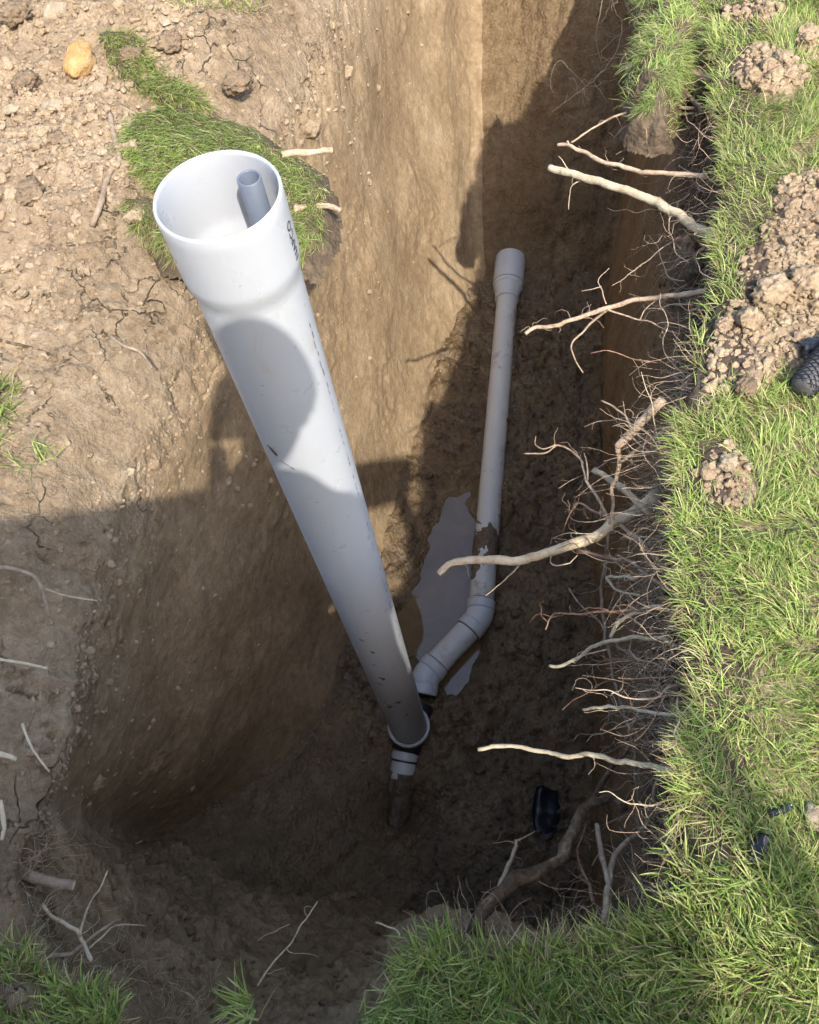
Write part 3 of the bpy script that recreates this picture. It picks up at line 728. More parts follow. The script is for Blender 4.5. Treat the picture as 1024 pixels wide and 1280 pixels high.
root([(893, 100, -.04), (865, 90, -.05), (830, 84, -.07), (783, 85, -.09)], .0165, .0125, R_TAN, 'thick pale broken root stub over the slumped sod near the top edge', lets=3, seed=1)
root([(878, 136, -.05), (852, 114, -.08), (833, 97, -.11)], .008, .006, R_GREY, 'short grey root just below the thick stub by the turf gap', lets=2, seed=5)
root([(868, 135, -.07), (800, 136, -.10), (760, 150, -.12), (714, 178, -.15)], .005, .003, R_TAN, 'thin arched root reaching left below the slumped sod', lets=4, seed=9)
root([(870, 142, -.08), (820, 145, -.10), (785, 155, -.12), (767, 172, -.14)], .004, .0015, R_GREY, 'thin grey root under the arched root by the slumped sod', lets=3, seed=12)
root([(862, 160, -.10), (820, 172, -.12), (800, 178, -.13), (770, 193, -.15)], .003, .0012, R_GREY, 'wispy root between the arched root and the knobbly root', lets=3, seed=15)
root([(884, 221, -.07), (840, 218, -.10), (800, 214, -.12), (760, 204, -.14), (730, 191, -.15), (712, 182, -.15), (697, 181, -.16)], .0085, .0055, R_TAN, 'knobbly tan root just above the thickest pale root', branches=[([(714, 183, -.15), (709, 176, -.14)], .005, .003)], lets=6, seed=18)
root([(908, 308, -.05), (870, 283, -.10), (820, 251, -.14), (770, 234, -.16), (720, 219, -.18), (687, 210, -.20)], .0155, .0120, R_PALE, 'thickest smooth pale root slanting from turf into the far trench', branches=[([(735, 222, -.18), (715, 232, -.21), (711, 245, -.25), (711, 262, -.28)], .0022, .001), ([(718, 219, -.18), (705, 205, -.17), (698, 195, -.16)], .002, .001)], lets=5, seed=22)
root([(895, 361, -.08), (850, 369, -.13), (800, 374, -.18), (760, 385, -.20), (720, 398, -.22), (690, 408, -.23), (672, 409, -.24), (657, 417, -.25)], .0085, .0055, R_TAN, 'long curved root with forked twigs in the middle of the right wall',
     branches=[([(762, 386, -.20), (745, 398, -.24), (730, 413, -.28), (715, 430, -.32), (718, 448, -.36), (729, 466, -.40)], .0042, .002), ([(758, 387, -.20), (800, 400, -.2), (850, 418, -.16)], .003, .002),
               ([(758, 380, -.2), (752, 362, -.19), (748, 350, -.19), (762, 335, -.18)], .0022, .001), ([(752, 358, -.19), (738, 362, -.2), (727, 364, -.21)], .0016, .0008), ([(800, 400, -.2), (808, 385, -.2), (826, 372, -.18)], .002, .0012)], lets=9, seed=26)
root([(850, 295, -.15), (800, 332, -.2), (765, 357, -.23)], .0028, .0012, R_GREY, 'thin straight root slanting down-left below the thickest pale root', lets=4, seed=30)
root([(822, 618, -.22), (795, 638, -.31), (768, 653, -.35), (740, 672, -.38), (700, 686, -.40), (660, 697, -.42), (610, 700, -.44), (580, 700, -.45), (562, 706, -.46), (549, 717, -.48)], .0190, .0085, R_PALE, 'longest stout pale root reaching over the grey-white drain pipe',
     branches=[([(655, 700, -.42), (640, 716, -.46), (622, 733, -.50), (606, 745, -.53)], .0025, .001), ([(690, 690, -.4), (688, 702, -.43), (695, 706, -.43), (712, 703, -.43), (722, 694, -.42)], .0024, .0012)], lets=4, seed=33)
root([(828, 500, -.07), (800, 530, -.15), (785, 545, -.18), (771, 559, -.20)], .0125, .0105, R_TAN, 'pale broken root fork below the small turf tuft, above the root tangle',
     branches=[([(772, 558, -.2), (774, 580, -.24), (770, 598, -.27), (765, 612, -.28), (768, 632, -.31), (762, 655, -.34)], .0068, .0045), ([(795, 538, -.17), (772, 512, -.2), (752, 501, -.22)], .003, .0025), ([(788, 545, -.18), (800, 555, -.17), (822, 576, -.14)], .003, .002)], lets=8, seed=37)
root([(812, 640, -.24), (790, 622, -.30), (770, 605, -.34), (753, 592, -.37), (742, 587, -.38)], .0100, .0080, R_PALE, 'short blunt pale root end in the middle of the root tangle', lets=4, seed=41)
root([(765, 660, -.35), (750, 625, -.37), (735, 603, -.39), (725, 575, -.42), (712, 562, -.44), (697, 556, -.45), (682, 566, -.47), (655, 567, -.50)], .0050, .0022, R_TAN, 'thin crooked root curling left above the stout pale root',
     branches=[([(695, 556, -.45), (680, 560, -.46), (669, 556, -.47), (670, 545, -.47)], .0022, .0012), ([(735, 600, -.39), (733, 580, -.39), (730, 566, -.39)], .0025, .0015)], lets=5, seed=45)
root([(765, 648, -.36), (740, 638, -.40), (722, 630, -.43), (712, 640, -.46), (706, 655, -.49), (702, 672, -.53)], .0045, .0012, R_RED, 'reddish feathery rootlet hanging above the stout pale root', lets=14, letlen=.07, seed=49)
root([(850, 530, -.12), (822, 545, -.15), (795, 562, -.19), (775, 578, -.23)], .0055, .0040, R_TAN, 'straight tan root crossing behind the pale broken fork', lets=6, seed=53)
root([(845, 728, -.18), (825, 700, -.25), (805, 680, -.30), (785, 663, -.33), (770, 650, -.36), (752, 640, -.4)], .0075, .0045, R_TAN, 'tan root slanting from the stout pale root down to the turf', lets=8, seed=57)
root([(858, 735, -.18), (830, 715, -.28), (800, 704, -.34), (760, 697, -.38), (722, 688, -.42)], .0080, .0060, R_RED, 'pinkish root level with the puddle just below the stout pale root', lets=8, seed=61)
root([(868, 757, -.12), (840, 740, -.2), (815, 722, -.27), (790, 705, -.33), (772, 694, -.36)], .0055, .0035, R_TAN, 'slender root running from pinkish root into the turf edge', lets=8, seed=65)
root([(759, 655, -.35), (759, 690, -.42), (753, 725, -.47), (752, 745, -.5), (757, 790, -.52), (764, 830, -.54), (778, 880, -.55), (794, 940, -.56), (796, 980, -.58), (800, 1010, -.6), (805, 1045, -.62), (806, 1085, -.64)], .0068, .0020, R_GREY, 'long grey hanging root running down the right wall through the tangle',
     branches=[([(757, 790, -.52), (748, 776, -.52), (738, 768, -.52), (722, 752, -.53), (711, 735, -.54)], .0035, .0022), ([(757, 770, -.52), (768, 745, -.48), (775, 720, -.45)], .0032, .002), ([(800, 1012, -.6), (796, 1030, -.62), (793, 1050, -.64)], .0018, .0008)], lets=10, seed=69)
root([(880, 765, -.08), (850, 763, -.18), (800, 762, -.25), (760, 763, -.30), (722, 767, -.36), (700, 767, -.39), (688, 772, -.41), (682, 787, -.43)], .0045, .0020, R_RED, 'reddish root with a hooked tip beneath the pinkish root', branches=[([(760, 763, -.3), (742, 760, -.33), (722, 765, -.36)], .002, .001)], lets=8, seed=73)
root([(830, 758, -.2), (805, 762, -.25), (785, 772, -.29), (772, 784, -.31), (763, 797, -.33)], .0058, .0045, R_PALE, 'short yellowish root curving down beside the long hanging root', lets=3, seed=77)
root([(862, 818, -.10), (835, 803, -.18), (810, 797, -.24), (780, 797, -.29), (757, 804, -.34), (735, 812, -.38), (720, 824, -.41), (700, 833, -.44), (687, 832, -.46)], .0060, .0042, R_PALE, 'pale curved root pointing left halfway up the right wall', branches=[([(758, 812, -.33), (742, 816, -.37), (730, 820, -.39), (720, 824, -.40)], .0022, .0012)], lets=6, seed=81)
root([(815, 712, -.3), (795, 722, -.34), (770, 722, -.38), (758, 722, -.4)], .0055, .0040, R_PALE, 'yellow bent root snag by the long hanging root', branches=[([(758, 722, -.4), (768, 735, -.38), (782, 742, -.34), (800, 744, -.3)], .004, .0025)], lets=4, seed=83)
root([(862, 893, -.06), (830, 891, -.14), (800, 888, -.20), (765, 883, -.27), (745, 884, -.3), (729, 887, -.33)], .0046, .0036, R_PALE, 'slim pale straight root above the other long straight one', lets=4, seed=85)
root([(842, 964, -.06), (815, 958, -.15), (790, 955, -.20), (760, 948, -.26), (735, 944, -.30), (712, 946, -.33), (690, 942, -.36), (660, 935, -.39), (630, 932, -.42), (598, 937, -.45)], .0064, .0050, R_PALE, 'long slim pale root pointing at the tee fitting', lets=2, seed=89)
root([(592, 1168, -.02), (614, 1128, -.05), (645, 1103, -.08), (680, 1088, -.11), (703, 1068, -.14), (715, 1040, -.17), (726, 1015, -.20), (745, 1000, -.22), (766, 998, -.22), (781, 1014, -.22)], .0165, .0105, R_BARK, 'stout dark barked root looping up from the near turf edge',
     branches=[([(740, 1004, -.22), (752, 980, -.25), (764, 962, -.28), (785, 938, -.30)], .0085, .005)], lets=6, seed=93, wig=.007)
root([(604, 1155, -.03), (618, 1122, -.1), (632, 1090, -.15), (643, 1062, -.18), (645, 1050, -.19)], .0062, .0040, R_GREY, 'thin grey root rising beside the base of the dark barked root', branches=[([(645, 1052, -.19), (657, 1047, -.2), (669, 1039, -.21)], .0028, .0015)], lets=3, seed=97)
root([(756, 1152, -.06), (760, 1125, -.12), (763, 1100, -.16), (768, 1075, -.19), (785, 1050, -.22), (805, 1028, -.24), (815, 1005, -.22), (820, 985, -.18), (830, 950, -.1)], .0088, .0045, R_TAN, 'orange-tan forked root standing at the near right corner',
     branches=[([(762, 1108, -.15), (755, 1085, -.17), (750, 1060, -.19), (746, 1030, -.21)], .0072, .0062), ([(772, 1072, -.19), (755, 1062, -.2), (740, 1082, -.2)], .0018, .001)], lets=6, seed=101)
root([(742, 1128, -.1), (735, 1105, -.14), (728, 1085, -.17), (724, 1060, -.19), (733, 1030, -.22)], .0045, .0022, R_RED, 'thin reddish root between dark barked root and forked root', branches=[([(735, 1105, -.14), (722, 1098, -.15), (708, 1085, -.16)], .002, .001)], lets=8, seed=105)
root([(-30, 1050, -.02), (5, 1072, -.05), (40, 1095, -.08), (65, 1104, -.09), (93, 1106, -.10)], .0150, .0115, R_GREY, 'stout grey broken root stub in the near left corner', branches=[([(45, 1100, -.09), (52, 1130, -.14), (48, 1165, -.18)], .006, .004), ([(18, 1078, -.06), (26, 1085, -.04), (25, 1072, -.02)], .0022, .001), ([(35, 1095, -.07), (40, 1080, -.05), (37, 1070, -.03)], .003, .0015)], lets=10, seed=109)
root([(-20, 1100, -.03), (12, 1100, -.05), (35, 1118, -.08), (60, 1142, -.1), (88, 1155, -.1), (103, 1178, -.09), (114, 1200, -.05)], .0042, .0045, R_PALE, 'pale crooked root arching under the stout grey stub', lets=8, seed=113)
root([(62, 1198, -.03), (90, 1190, -.06), (115, 1172, -.1), (145, 1150, -.14)], .0048, .0035, R_GREY, 'straight grey stick root slanting over the near left corner', lets=3, seed=117)
root([(100, 1168, -.09), (108, 1145, -.12), (118, 1120, -.14), (135, 1088, -.16)], .0030, .0020, R_PALE, 'thin pale root twig standing up in the near left corner', lets=0, seed=119)
root([(112, 1185, -.08), (140, 1160, -.14), (160, 1155, -.18), (183, 1157, -.22)], .0022, .0014, R_TAN, 'thin tan twig bending right near the left corner', lets=0, seed=121)
root([(322, 1232, -.22), (345, 1200, -.24), (368, 1175, -.26), (380, 1150, -.28), (397, 1127, -.3)], .0026, .0016, R_PALE, 'thin pale crooked root standing from the near ramp', lets=3, seed=123)
root([(525, 1205, -.05), (505, 1178, -.1), (490, 1162, -.14), (470, 1153, -.18)], .0026, .0018, R_PALE, 'thin pale root curving out left of near turf', lets=0, seed=125)
root([(322, 1176, -.34), (340, 1168, -.35), (362, 1155, -.36)], .0018, .0012, R_TAN, 'short thin twig lying on the near ramp', lets=0, seed=127)
root([(135, 1060, -1.15), (158, 1058, -1.15), (178, 1051, -1.16)], .0035, .0025, R_PALE, 'small pale stick lying on the dark left corner of the floor', lets=0, seed=128)
root([(825, 12, -.1), (800, 24, -.15), (793, 30, -.17)], .0055, .0045, R_PALE, 'stubby pale root at the very top beside slumped sod', lets=4, seed=129)
root([(780, -25, -.1), (783, 5, -.2), (792, 28, -.28), (806, 48, -.35)], .0040, .0018, R_TAN, 'thin root dangling from the top edge of the picture', branches=[([(782, 0, -.2), (778, -5, -.2), (790, 15, -.3)], .003, .002)], lets=8, letlen=.2, seed=131)
root([(760, -20, -.3), (770, 15, -.4), (778, 30, -.45), (772, 60, -.5), (757, 85, -.55)], .0030, .0014, R_TAN, 'wavy hanging root at the top of the far wall', lets=5, letlen=.2, seed=133)
root([(757, -20, -.4), (748, 25, -.5), (745, 52, -.55), (752, 80, -.6)], .0024, .0012, R_GREY, 'second wavy root hanging on the far wall', lets=5, letlen=.2, seed=134)
root([(758, 86, -.5), (735, 105, -.55), (715, 122, -.6), (690, 140, -.66)], .0026, .0010, R_TAN, 'feathery root spreading left over the shaded far wall', lets=10, letlen=.3, seed=135)
root([(810, 55, -.15), (795, 60, -.2), (780, 70, -.24), (774, 84, -.27)], .0030, .0018, R_PALE, 'small pale hooked root beside the thick stub', lets=3, seed=137)

# wiry secondary roots out of the topsoil on the right
r = np.random.default_rng(15); ids = np.where((ts > .6) & (ts < 8))[0]
for k in range(105):
    i = int(r.choice(ids)) if k % 2 else int(r.choice(np.where((ts > 2.3) & (ts < 4.9))[0])); j = int(NT_W * (1 - r.uniform(.02, .22))); p = VD[i, j].copy()
    d = -OUT[i] * r.uniform(.5, 1.1) + np.array([0, 0, -r.uniform(-.1, .5)]) + r.normal(size=3) * .35; d /= np.linalg.norm(d); l = r.uniform(.12, .38) * (1 if ts[i] > 2.4 else .5); pl = [p - d * .02]
    for _ in range(8):
        d = d + r.normal(size=3) * .30 + np.array([0, 0, -.02]); d /= np.linalg.norm(d); p = p + d * l / 8; pl.append(p)
    org = pl[0].copy(); path = catmull(np.array(pl), 34); v, q, tr = tube_arr(path - org, np.linspace(r.uniform(.0016, .0034), .0008, 34), 6, nz=.2, seed=k)
    o = link('wiry_root', mesh('wiry_root', v, q, tr), (R_TAN, R_RED, R_GREY, R_PALE)[k % 4], None, org); yy_ = proj(path[-1:])[0][1]; zn = 'above the thickest pale root' if yy_ < 215 else 'above the long curved root' if yy_ < 400 else 'above the stout pale root' if yy_ < 680 else 'below the stout pale root' if yy_ < 880 else 'by the near right corner'; tag(o, 'thin wiry root in the right topsoil ' + zn, 'root', 'wiry roots ' + zn)
    lp = rootlet_paths(path, 4, .08, 700 + k); v, q, tr = joinarr([tube_arr(catmull(x_, 14) - org, np.linspace(.0009, .0004, 14), 4) for x_ in lp]); tag(link('rootlets', mesh('rootlets', v, q, tr), R_TAN, o), kind='stuff')

# ------------------------------------------------------------------ sticks lying on the left bank
def stick(pxs, r0, r1, mat, label, seed, lift=.006):
    pts = []
    for a, b in pxs:
        p = P(a, b, 0.0)
        for _ in range(3):
            z = ground_z(np.array([p[0]]), np.array([p[1]]))[0]; p = P(a, b, z + lift)
        pts.append(p)
    n = 30; path = catmull(np.array(pts), n); path[:, 2] += .004 * fbm(path * 30, 2, seed)
    org = path[0].copy(); v, q, tr = tube_arr(path - org, np.linspace(r0, r1, n), 8, nz=.35, seed=seed)
    return tag(link('dry_stick', mesh('dry_stick', v, q, tr), mat, None, org), label, 'stick')
stick([(137, 142), (142, 165), (150, 200), (138, 215), (130, 235), (126, 255), (115, 282)], .010, .009, R_GREY, 'long crooked grey root lying on the dry soil left of the riser', 141)
stick([(352, 193), (370, 191), (390, 190), (416, 187)], .012, .010, R_TAN, 'short pinkish stick lying on the sod beside the riser rim', 142, .02)
stick([(368, 260), (390, 258), (410, 258), (426, 264)], .011, .008, R_TAN, 'pale stick poking from the sod right of the riser socket', 143, .02)
stick([(138, 420), (155, 432), (175, 440), (190, 460)], .005, .004, R_GREY, 'thin grey twig on the cracked soil lower left of the riser', 144)
stick([(-10, 422), (20, 430), (45, 436), (72, 446)], .005, .004, R_BARK, 'dark twig at the left edge on cracked soil', 145)
stick([(-10, 708), (20, 712), (45, 722), (55, 745), (62, 768)], .006, .004, R_GREY, 'grey bent twig at the left edge in shade', 146)
stick([(-10, 823), (30, 829), (60, 836)], .004, .003, R_PALE, 'straight pale twig at the left edge in shade', 147)
stick([(-10, 940), (10, 945), (20, 949)], .006, .005, R_PALE, 'pale stick tip at the left edge above the stout stub', 148)
stick([(55, 736), (85, 745), (122, 751)], .0025, .0018, R_TAN, 'very thin straight twig across the long crack', 149)
stick([(28, 905), (40, 935), (62, 965)], .003, .002, R_PALE, 'thin pale curved twig beside the crack foot', 150)
stick([(0, 1000), (5, 1030), (2, 1050)], .005, .004, R_PALE, 'pale stick standing against the left edge', 151, .05)

# ------------------------------------------------------------------ fine hair roots out of the right and far bank
parts = []
r = np.random.default_rng(5)
ids = np.where(((ts < I_FAR + .6) | (ts > 30.2)))[0]
for k in range(2300):
    i = int(r.choice(ids)) if k % 3 else int(r.choice(np.where((ts > 2.4) & (ts < 5.2))[0])); j = int(NT_W * (1 - abs(r.normal()) * .13)); j = min(max(j, 60), NT_W + 4)
    p = VD[i, j].copy(); d = -OUT[i] * r.uniform(.2, 1.0) + np.array([0, 0, -r.uniform(.1, 1.1)]) + r.normal(size=3) * .45; d /= np.linalg.norm(d)
    l = r.uniform(.03, .20) * (1.6 if r.random() < .12 else 1); m = 7; pl = [p - d * .01]
    for _ in range(m):
        d = d + r.normal(size=3) * .33; d /= np.linalg.norm(d); p = p + d * l / m; pl.append(p)
    parts.append(tube_arr(catmull(np.array(pl), 12), np.linspace(r.uniform(.0007, .0017), .0004, 12), 3, cap=False))
ids = np.where((ts > I_NEAR - .3) & (ts < 25.5) | (ts > 28) & (ts < 30.5))[0]
for k in range(260):
    i = int(r.choice(ids)); j = int(NT_W * (1 - abs(r.normal()) * .06)); p = VD[i, min(j, NT_W + 2)].copy(); d = -OUT[i] + r.normal(size=3) * .6; d /= np.linalg.norm(d); l = r.uniform(.03, .15); pl = [p - d * .01]
    for _ in range(7):
        d = d + r.normal(size=3) * .33; d /= np.linalg.norm(d); p = p + d * l / 7; pl.append(p)
    parts.append(tube_arr(catmull(np.array(pl), 12), np.linspace(r.uniform(.0006, .0013), .0004, 12), 3, cap=False))
v, q, tr = joinarr(parts)
tag(link('fine_roots', mesh('fine_roots', v, q, tr), R_TAN), 'fine hair roots hanging out of the dark topsoil under the turf', 'roots', kind='stuff')

# ------------------------------------------------------------------ clods and stones
def ico(sub):
    import bmesh
    bm = bmesh.new(); bmesh.ops.create_icosphere(bm, subdivisions=sub, radius=1.0)
    v = np.array([x.co[:] for x in bm.verts]); f = np.array([[x.index for x in y.verts] for y in bm.faces]); bm.free(); return v, f
IC1, IC2, IC3 = ico(1), ico(2), ico(4)
def clod_shape(ic, seed, rg=.35):
    v, f = ic; n = v / np.linalg.norm(v, axis=1)[:, None]
    f1, f2, q_ = worley(n * 1.7 + seed * 5.1, seed)
    d = 1 + rg * fbm(n * 1.4 + seed * 3.3, 3, seed) + .45 * (.5 - f1) + .22 * fbm(n * 3.6 + seed, 3, seed + 9, .7)
    sc = np.array([1.0, .8, .62]) * (1 + .2 * np.sin(seed * np.array([1.7, 2.3, 3.1])))
    return n * d[:, None] * sc, f
CL2 = [clod_shape(IC2, s) for s in range(8)]; CL1 = [clod_shape(IC1, s + 20) for s in range(8)]
ME2 = [mesh('clod', v, tris=f, smooth=False) for v, f in CL2]
for m_ in ME2: m_.materials.append(M_CLOD)
def scatter_stuff(name, pts, size, mat, label, cat, seed, flat=1.0):
    r = np.random.default_rng(seed); V_, T_, o_ = [], [], 0
    for k in range(8):
        sel = np.arange(len(pts))[k::8]
        v, f = CL1[k]; n = len(sel)
        if not n: continue
        a = r.random(n) * 6.28; c, s_ = np.cos(a), np.sin(a); b = r.normal(size=n) * .5; cb, sb = np.cos(b), np.sin(b)
        x = v[None, :, 0] * c[:, None] - v[None, :, 1] * s_[:, None]; y = v[None, :, 0] * s_[:, None] + v[None, :, 1] * c[:, None]; z = np.repeat(v[None, :, 2], n, 0)
        y2 = y * cb[:, None] - z * sb[:, None]; z2 = y * sb[:, None] + z * cb[:, None]
        w = np.stack([x, y2, z2 * flat], -1) * size[sel][:, None, None] + pts[sel][:, None]
        V_.append(w.reshape(-1, 3)); T_.append((f[None] + (np.arange(n) * len(v))[:, None, None]).reshape(-1, 3) + o_); o_ += n * len(v)
    return tag(link(name, mesh(name, np.vstack(V_), tris=np.vstack(T_), smooth=False), mat), label, cat, kind='stuff')
r = np.random.default_rng(21)
def cand(n, x0, x1, y0, y1):
    return r.uniform(x0, x1, n), r.uniform(y0, y1, n)
# left bank
cx, cy = cand(38000, -1.7, 1.2, .3, 4.3); w = left_w(cx, cy); sdc = poly_sd(cx, cy); dens = sstep(-.25, .35, fbm(xy3(cx, cy, 2.3), 3, 150)) * .8 + .2
far_up = sstep(1.4, 2.6, cy); k = (w > .5) & (sdc > .27) & (r.random(len(cx)) < dens * (.35 + .65 * far_up))
cx, cy = cx[k], cy[k]; sz = np.minimum(.0046 * np.exp(np.abs(r.normal(size=len(cx))) * .70), .020)
cz = ground_z(cx, cy)
big = np.argsort(-sz)[:170]; small = np.setdiff1d(np.arange(len(cx)), big)
scatter_stuff('soil_crumbs', np.stack([cx, cy, cz + sz * .25], 1)[small], sz[small], M_CLOD, 'small dry soil crumbs strewn over the left bank', 'soil crumbs', 31)
def zone_left(px, py):
    if py < 60: return 'beside the top edge' if px > 170 else 'above the orange-yellow stone'
    if px < 95 and py < 150: return 'left of the orange-yellow stone'
    if px < 160 and py < 240: return 'between the orange-yellow stone and the crooked grey root'
    if px < 125 and py < 420: return 'left of the crooked grey root'
    if px < 230 and py < 420: return 'between the crooked grey root and the riser'
    if py >= 420: return 'on the cracked soil above the shade line' if py < 620 else 'in the shade by the left edge'
    return 'behind the torn sod near the cut wall'
def zone_right(px, py):
    if py < 45: return 'in the top bare patch'
    if py < 170: return 'around the small clod heap'
    if py < 540: return 'on the big soil heap by the netted tube' if px > 940 else 'at the turf end of the big soil heap'
    if py < 700: return 'in the small bare patch with the round tan clod'
    return 'in the grass at the lower right'
def place_clods(idx, cx, cy, cz, sz, label, group, mat=None, mes=ME2):
    for n_, i in enumerate(idx):
        o = link('soil_clod', mes[n_ % 8], None, None, (cx[i], cy[i], cz[i] + sz[i] * .3)); s = sz[i]
        o.scale = (s, s * random.uniform(.8, 1.15), s * random.uniform(.8, 1.1)); o.rotation_euler = (random.uniform(-.4, .4), random.uniform(-.4, .4), random.uniform(0, 6.28))
        pp_ = proj(np.array([[cx[i], cy[i], cz[i]]]))[0]; zn = (zone_left if 'left' in group else zone_right)(*pp_); tag(o, label + ' ' + zn, 'clod', group + ' ' + zn)
place_clods(big, cx, cy, cz, sz * 1.15, 'dry tan soil clod', 'dry clods of the left bank')
# bare patches in the lawn
cx, cy = cand(60000, .45, 2.3, -.2, 3.4); pm = soil_patches(cx, cy); k = (pm > .35) & (poly_sd(cx, cy) > .02) & (r.random(len(cx)) < .8)
cx, cy = cx[k], cy[k]; sz = np.minimum(.0045 * np.exp(np.abs(r.normal(size=len(cx))) * .62), .015); cz = ground_z(cx, cy)
big = np.argsort(-sz)[:90]; small = np.setdiff1d(np.arange(len(cx)), big)
scatter_stuff('soil_crumbs', np.stack([cx, cy, cz + sz * .3], 1)[small], sz[small], M_CLOD, 'small soil crumbs heaped on the bare patches of the right lawn', 'soil crumbs', 32)
place_clods(big, cx, cy, cz, sz * 1.2, 'dry pale soil clod', 'dry clods of the right lawn')
# floor crumbs
cx, cy = cand(22000, bx0, bx1, by0, by1); bs_ = poly_sd(cx, cy, LB[::3, :2]); k = (bs_ < -.02) & (poly_sd(cx, cy, pud) > .02) & (r.random(len(cx)) < .18 + .5 * sstep(-.25, 0, bs_)) & (cx + .35 * (cy - .3) > -.15)
cx, cy = cx[k], cy[k]; sz = .006 * np.exp(np.abs(r.normal(size=len(cx))) * .6)
scatter_stuff('mud_crumbs', np.stack([cx, cy, floor_z(cx, cy) + sz * .3], 1), sz, M_DCLOD, 'dark mud lumps scattered over the trench floor', 'mud lumps', 33)
# near ramp and right topsoil lumps
ids = np.where((ts > I_NEAR + .3) & (ts < 28.5))[0]; n_ = 1500; ii = r.choice(ids, n_); jj_ = r.integers(15, NT_W + 10, n_)
scatter_stuff('ramp_crumbs', VD[ii, jj_], .0032 * np.exp(np.abs(r.normal(size=n_)) * .75), M_RCLOD, 'brown crumbs clinging to the near earth ramp', 'soil crumbs', 34)
ids = np.where(ts < I_FAR)[0]; n_ = 1500; ii = r.choice(ids, n_); jj_ = (NT_W * (1 - np.abs(r.normal(size=n_)) * .16)).astype(int).clip(20, NT_W)
scatter_stuff('bank_crumbs', VD[ii, jj_], .004 * np.exp(np.abs(r.normal(size=n_)) * .7), M_DCLOD, 'dark crumbs clinging to the topsoil under the right turf', 'soil crumbs', 35)
ids = np.where((ts > I_LEFT) & (ts < I_NEAR))[0]; n_ = 5200; ii = r.choice(ids, n_); jj_ = np.where(r.random(n_) < .30, (NT_W * (1.0 - np.abs(r.normal(size=n_)) * .32)).astype(int), r.integers(NT_W - 18, NV - 8, n_)).clip(20, NV - 8)
scatter_stuff('wall_crumbs', VD[ii, jj_], .0026 * np.exp(np.abs(r.normal(size=n_)) * .75), M_CLOD, 'small pale crumbs stuck to the smooth left wall and its lip', 'soil crumbs', 36)

def stone_mat(name, a, b, c):
    M = NT(name); o = M.coord('Object')
    M.l(M.ramp(M.math('ADD', M.math('MULTIPLY', M.noise(o, 1.6, 6, .65, .5), .7), M.math('MULTIPLY', M.noise(o, 9, 5, .7), .3)), [(.36, a), (.5, b), (.66, c)]), M.b.inputs['Base Color'])
    M.b.inputs['Roughness'].default_value = .8; M.l(M.bump(M.noise(o, 7, 8, .7), .6, .08), M.b.inputs['Normal']); return M.m
M_OCHRE = stone_mat('ochre_stone', (.42, .22, .07), (.58, .35, .13), (.66, .47, .24))
M_TANST = stone_mat('tan_stone', (.34, .25, .15), (.48, .38, .25), (.58, .49, .36))
M_GREYCL = soil_mat('grey_lump', (.115, .078, .048), (.195, .138, .088), (.29, .215, .142), 1.2)
def stone(px, py, rx, ry, rz, rot, mat, label, seed, cat='stone', name='stone', rg=.16, z=None, sink=.5):
    p = P(px, py, 0)
    for _ in range(3): p = P(px, py, ground_z(np.array([p[0]]), np.array([p[1]]))[0] if z is None else z)
    v, f = IC3; n = v; f1, f2, q_ = worley(n * 1.3 + seed * 5.1, seed)
    d = 1 + rg * fbm(n * 1.2 + seed * 3.3, 3, seed) + .34 * (.45 - f1) + (.07 if name == 'stone' else .42) * fbm(n * 3.2 + seed, 5, seed + 9, .68) - (0 if name == 'stone' else .16) * np.clip(1 - (worley(n * 2.6 + seed, seed + 3)[1] - worley(n * 2.6 + seed, seed + 3)[0]) / .15, 0, 1)
    d = np.clip(d / d.mean(), .55, 1.5)
    o = link(name, mesh(name, n * d[:, None], tris=f), mat, None, (p[0], p[1], p[2] + rz * (1 - sink)))
    k_s = .68 if name == 'soil_lump' else 1.0
    o.scale = (rx * k_s, ry * k_s, rz * k_s); o.rotation_euler = (0, 0, rot); return tag(o, label, cat)
stone(103, 84, .052, .075, .05, -.25, M_OCHRE, 'orange-yellow stone on the upper left bank', 1)
stone(122, 115, .030, .022, .02, .6, M_TANST, 'small tan stone just below the orange-yellow stone', 2)
stone(68, 135, .042, .036, .018, .3, M_TANST, 'flat pale stone left of the grey crooked root', 3)
stone(72, 22, .050, .040, .035, .9, M_TANST, 'squarish tan stone at the top left', 4)
stone(22, 25, .085, .060, .05, .2, M_GREYCL, 'large grey-brown lump at the top left corner', 5, 'clod', 'soil_lump')
stone(35, 108, .075, .055, .04, 1.1, M_GREYCL, 'grey-brown lump left of the orange-yellow stone', 6, 'clod', 'soil_lump')
stone(15, 138, .030, .020, .012, .1, M_TANST, 'thin flat ochre stone at the left edge', 7)
stone(70, 180, .060, .040, .03, .4, M_GREYCL, 'brown lump above the crooked grey root', 8, 'clod', 'soil_lump')
stone(40, 245, .080, .060, .035, 1.4, M_GREYCL, 'broad low clod left of the crooked grey root', 9, 'clod', 'soil_lump')
stone(115, 140, .035, .030, .025, .2, M_CLOD, 'pale clod under the small tan stone', 10, 'clod', 'soil_lump')
stone(12, 335, .040, .028, .02, .2, M_CLOD, 'pale clod at the left edge level with the riser socket', 11, 'clod', 'soil_lump')
stone(165, 75, .060, .045, .035, .3, M_GREYCL, 'purple-brown lump behind the sod strip', 12, 'clod', 'soil_lump')
stone(215, 60, .075, .055, .045, 1.0, M_GREYCL, 'brown lump at the top above the sod', 13, 'clod', 'soil_lump')
stone(300, 110, .080, .060, .045, .6, M_GREYCL, 'dark crumbly lump above the riser rim', 14, 'clod', 'soil_lump')
stone(960, 372, .075, .055, .05, .3, M_CLOD, 'large cracked brown lump on the right soil heap', 15, 'clod', 'soil_lump')
stone(1005, 360, .060, .055, .05, .9, M_CLOD, 'second large lump at the right edge of the soil heap', 16, 'clod', 'soil_lump')
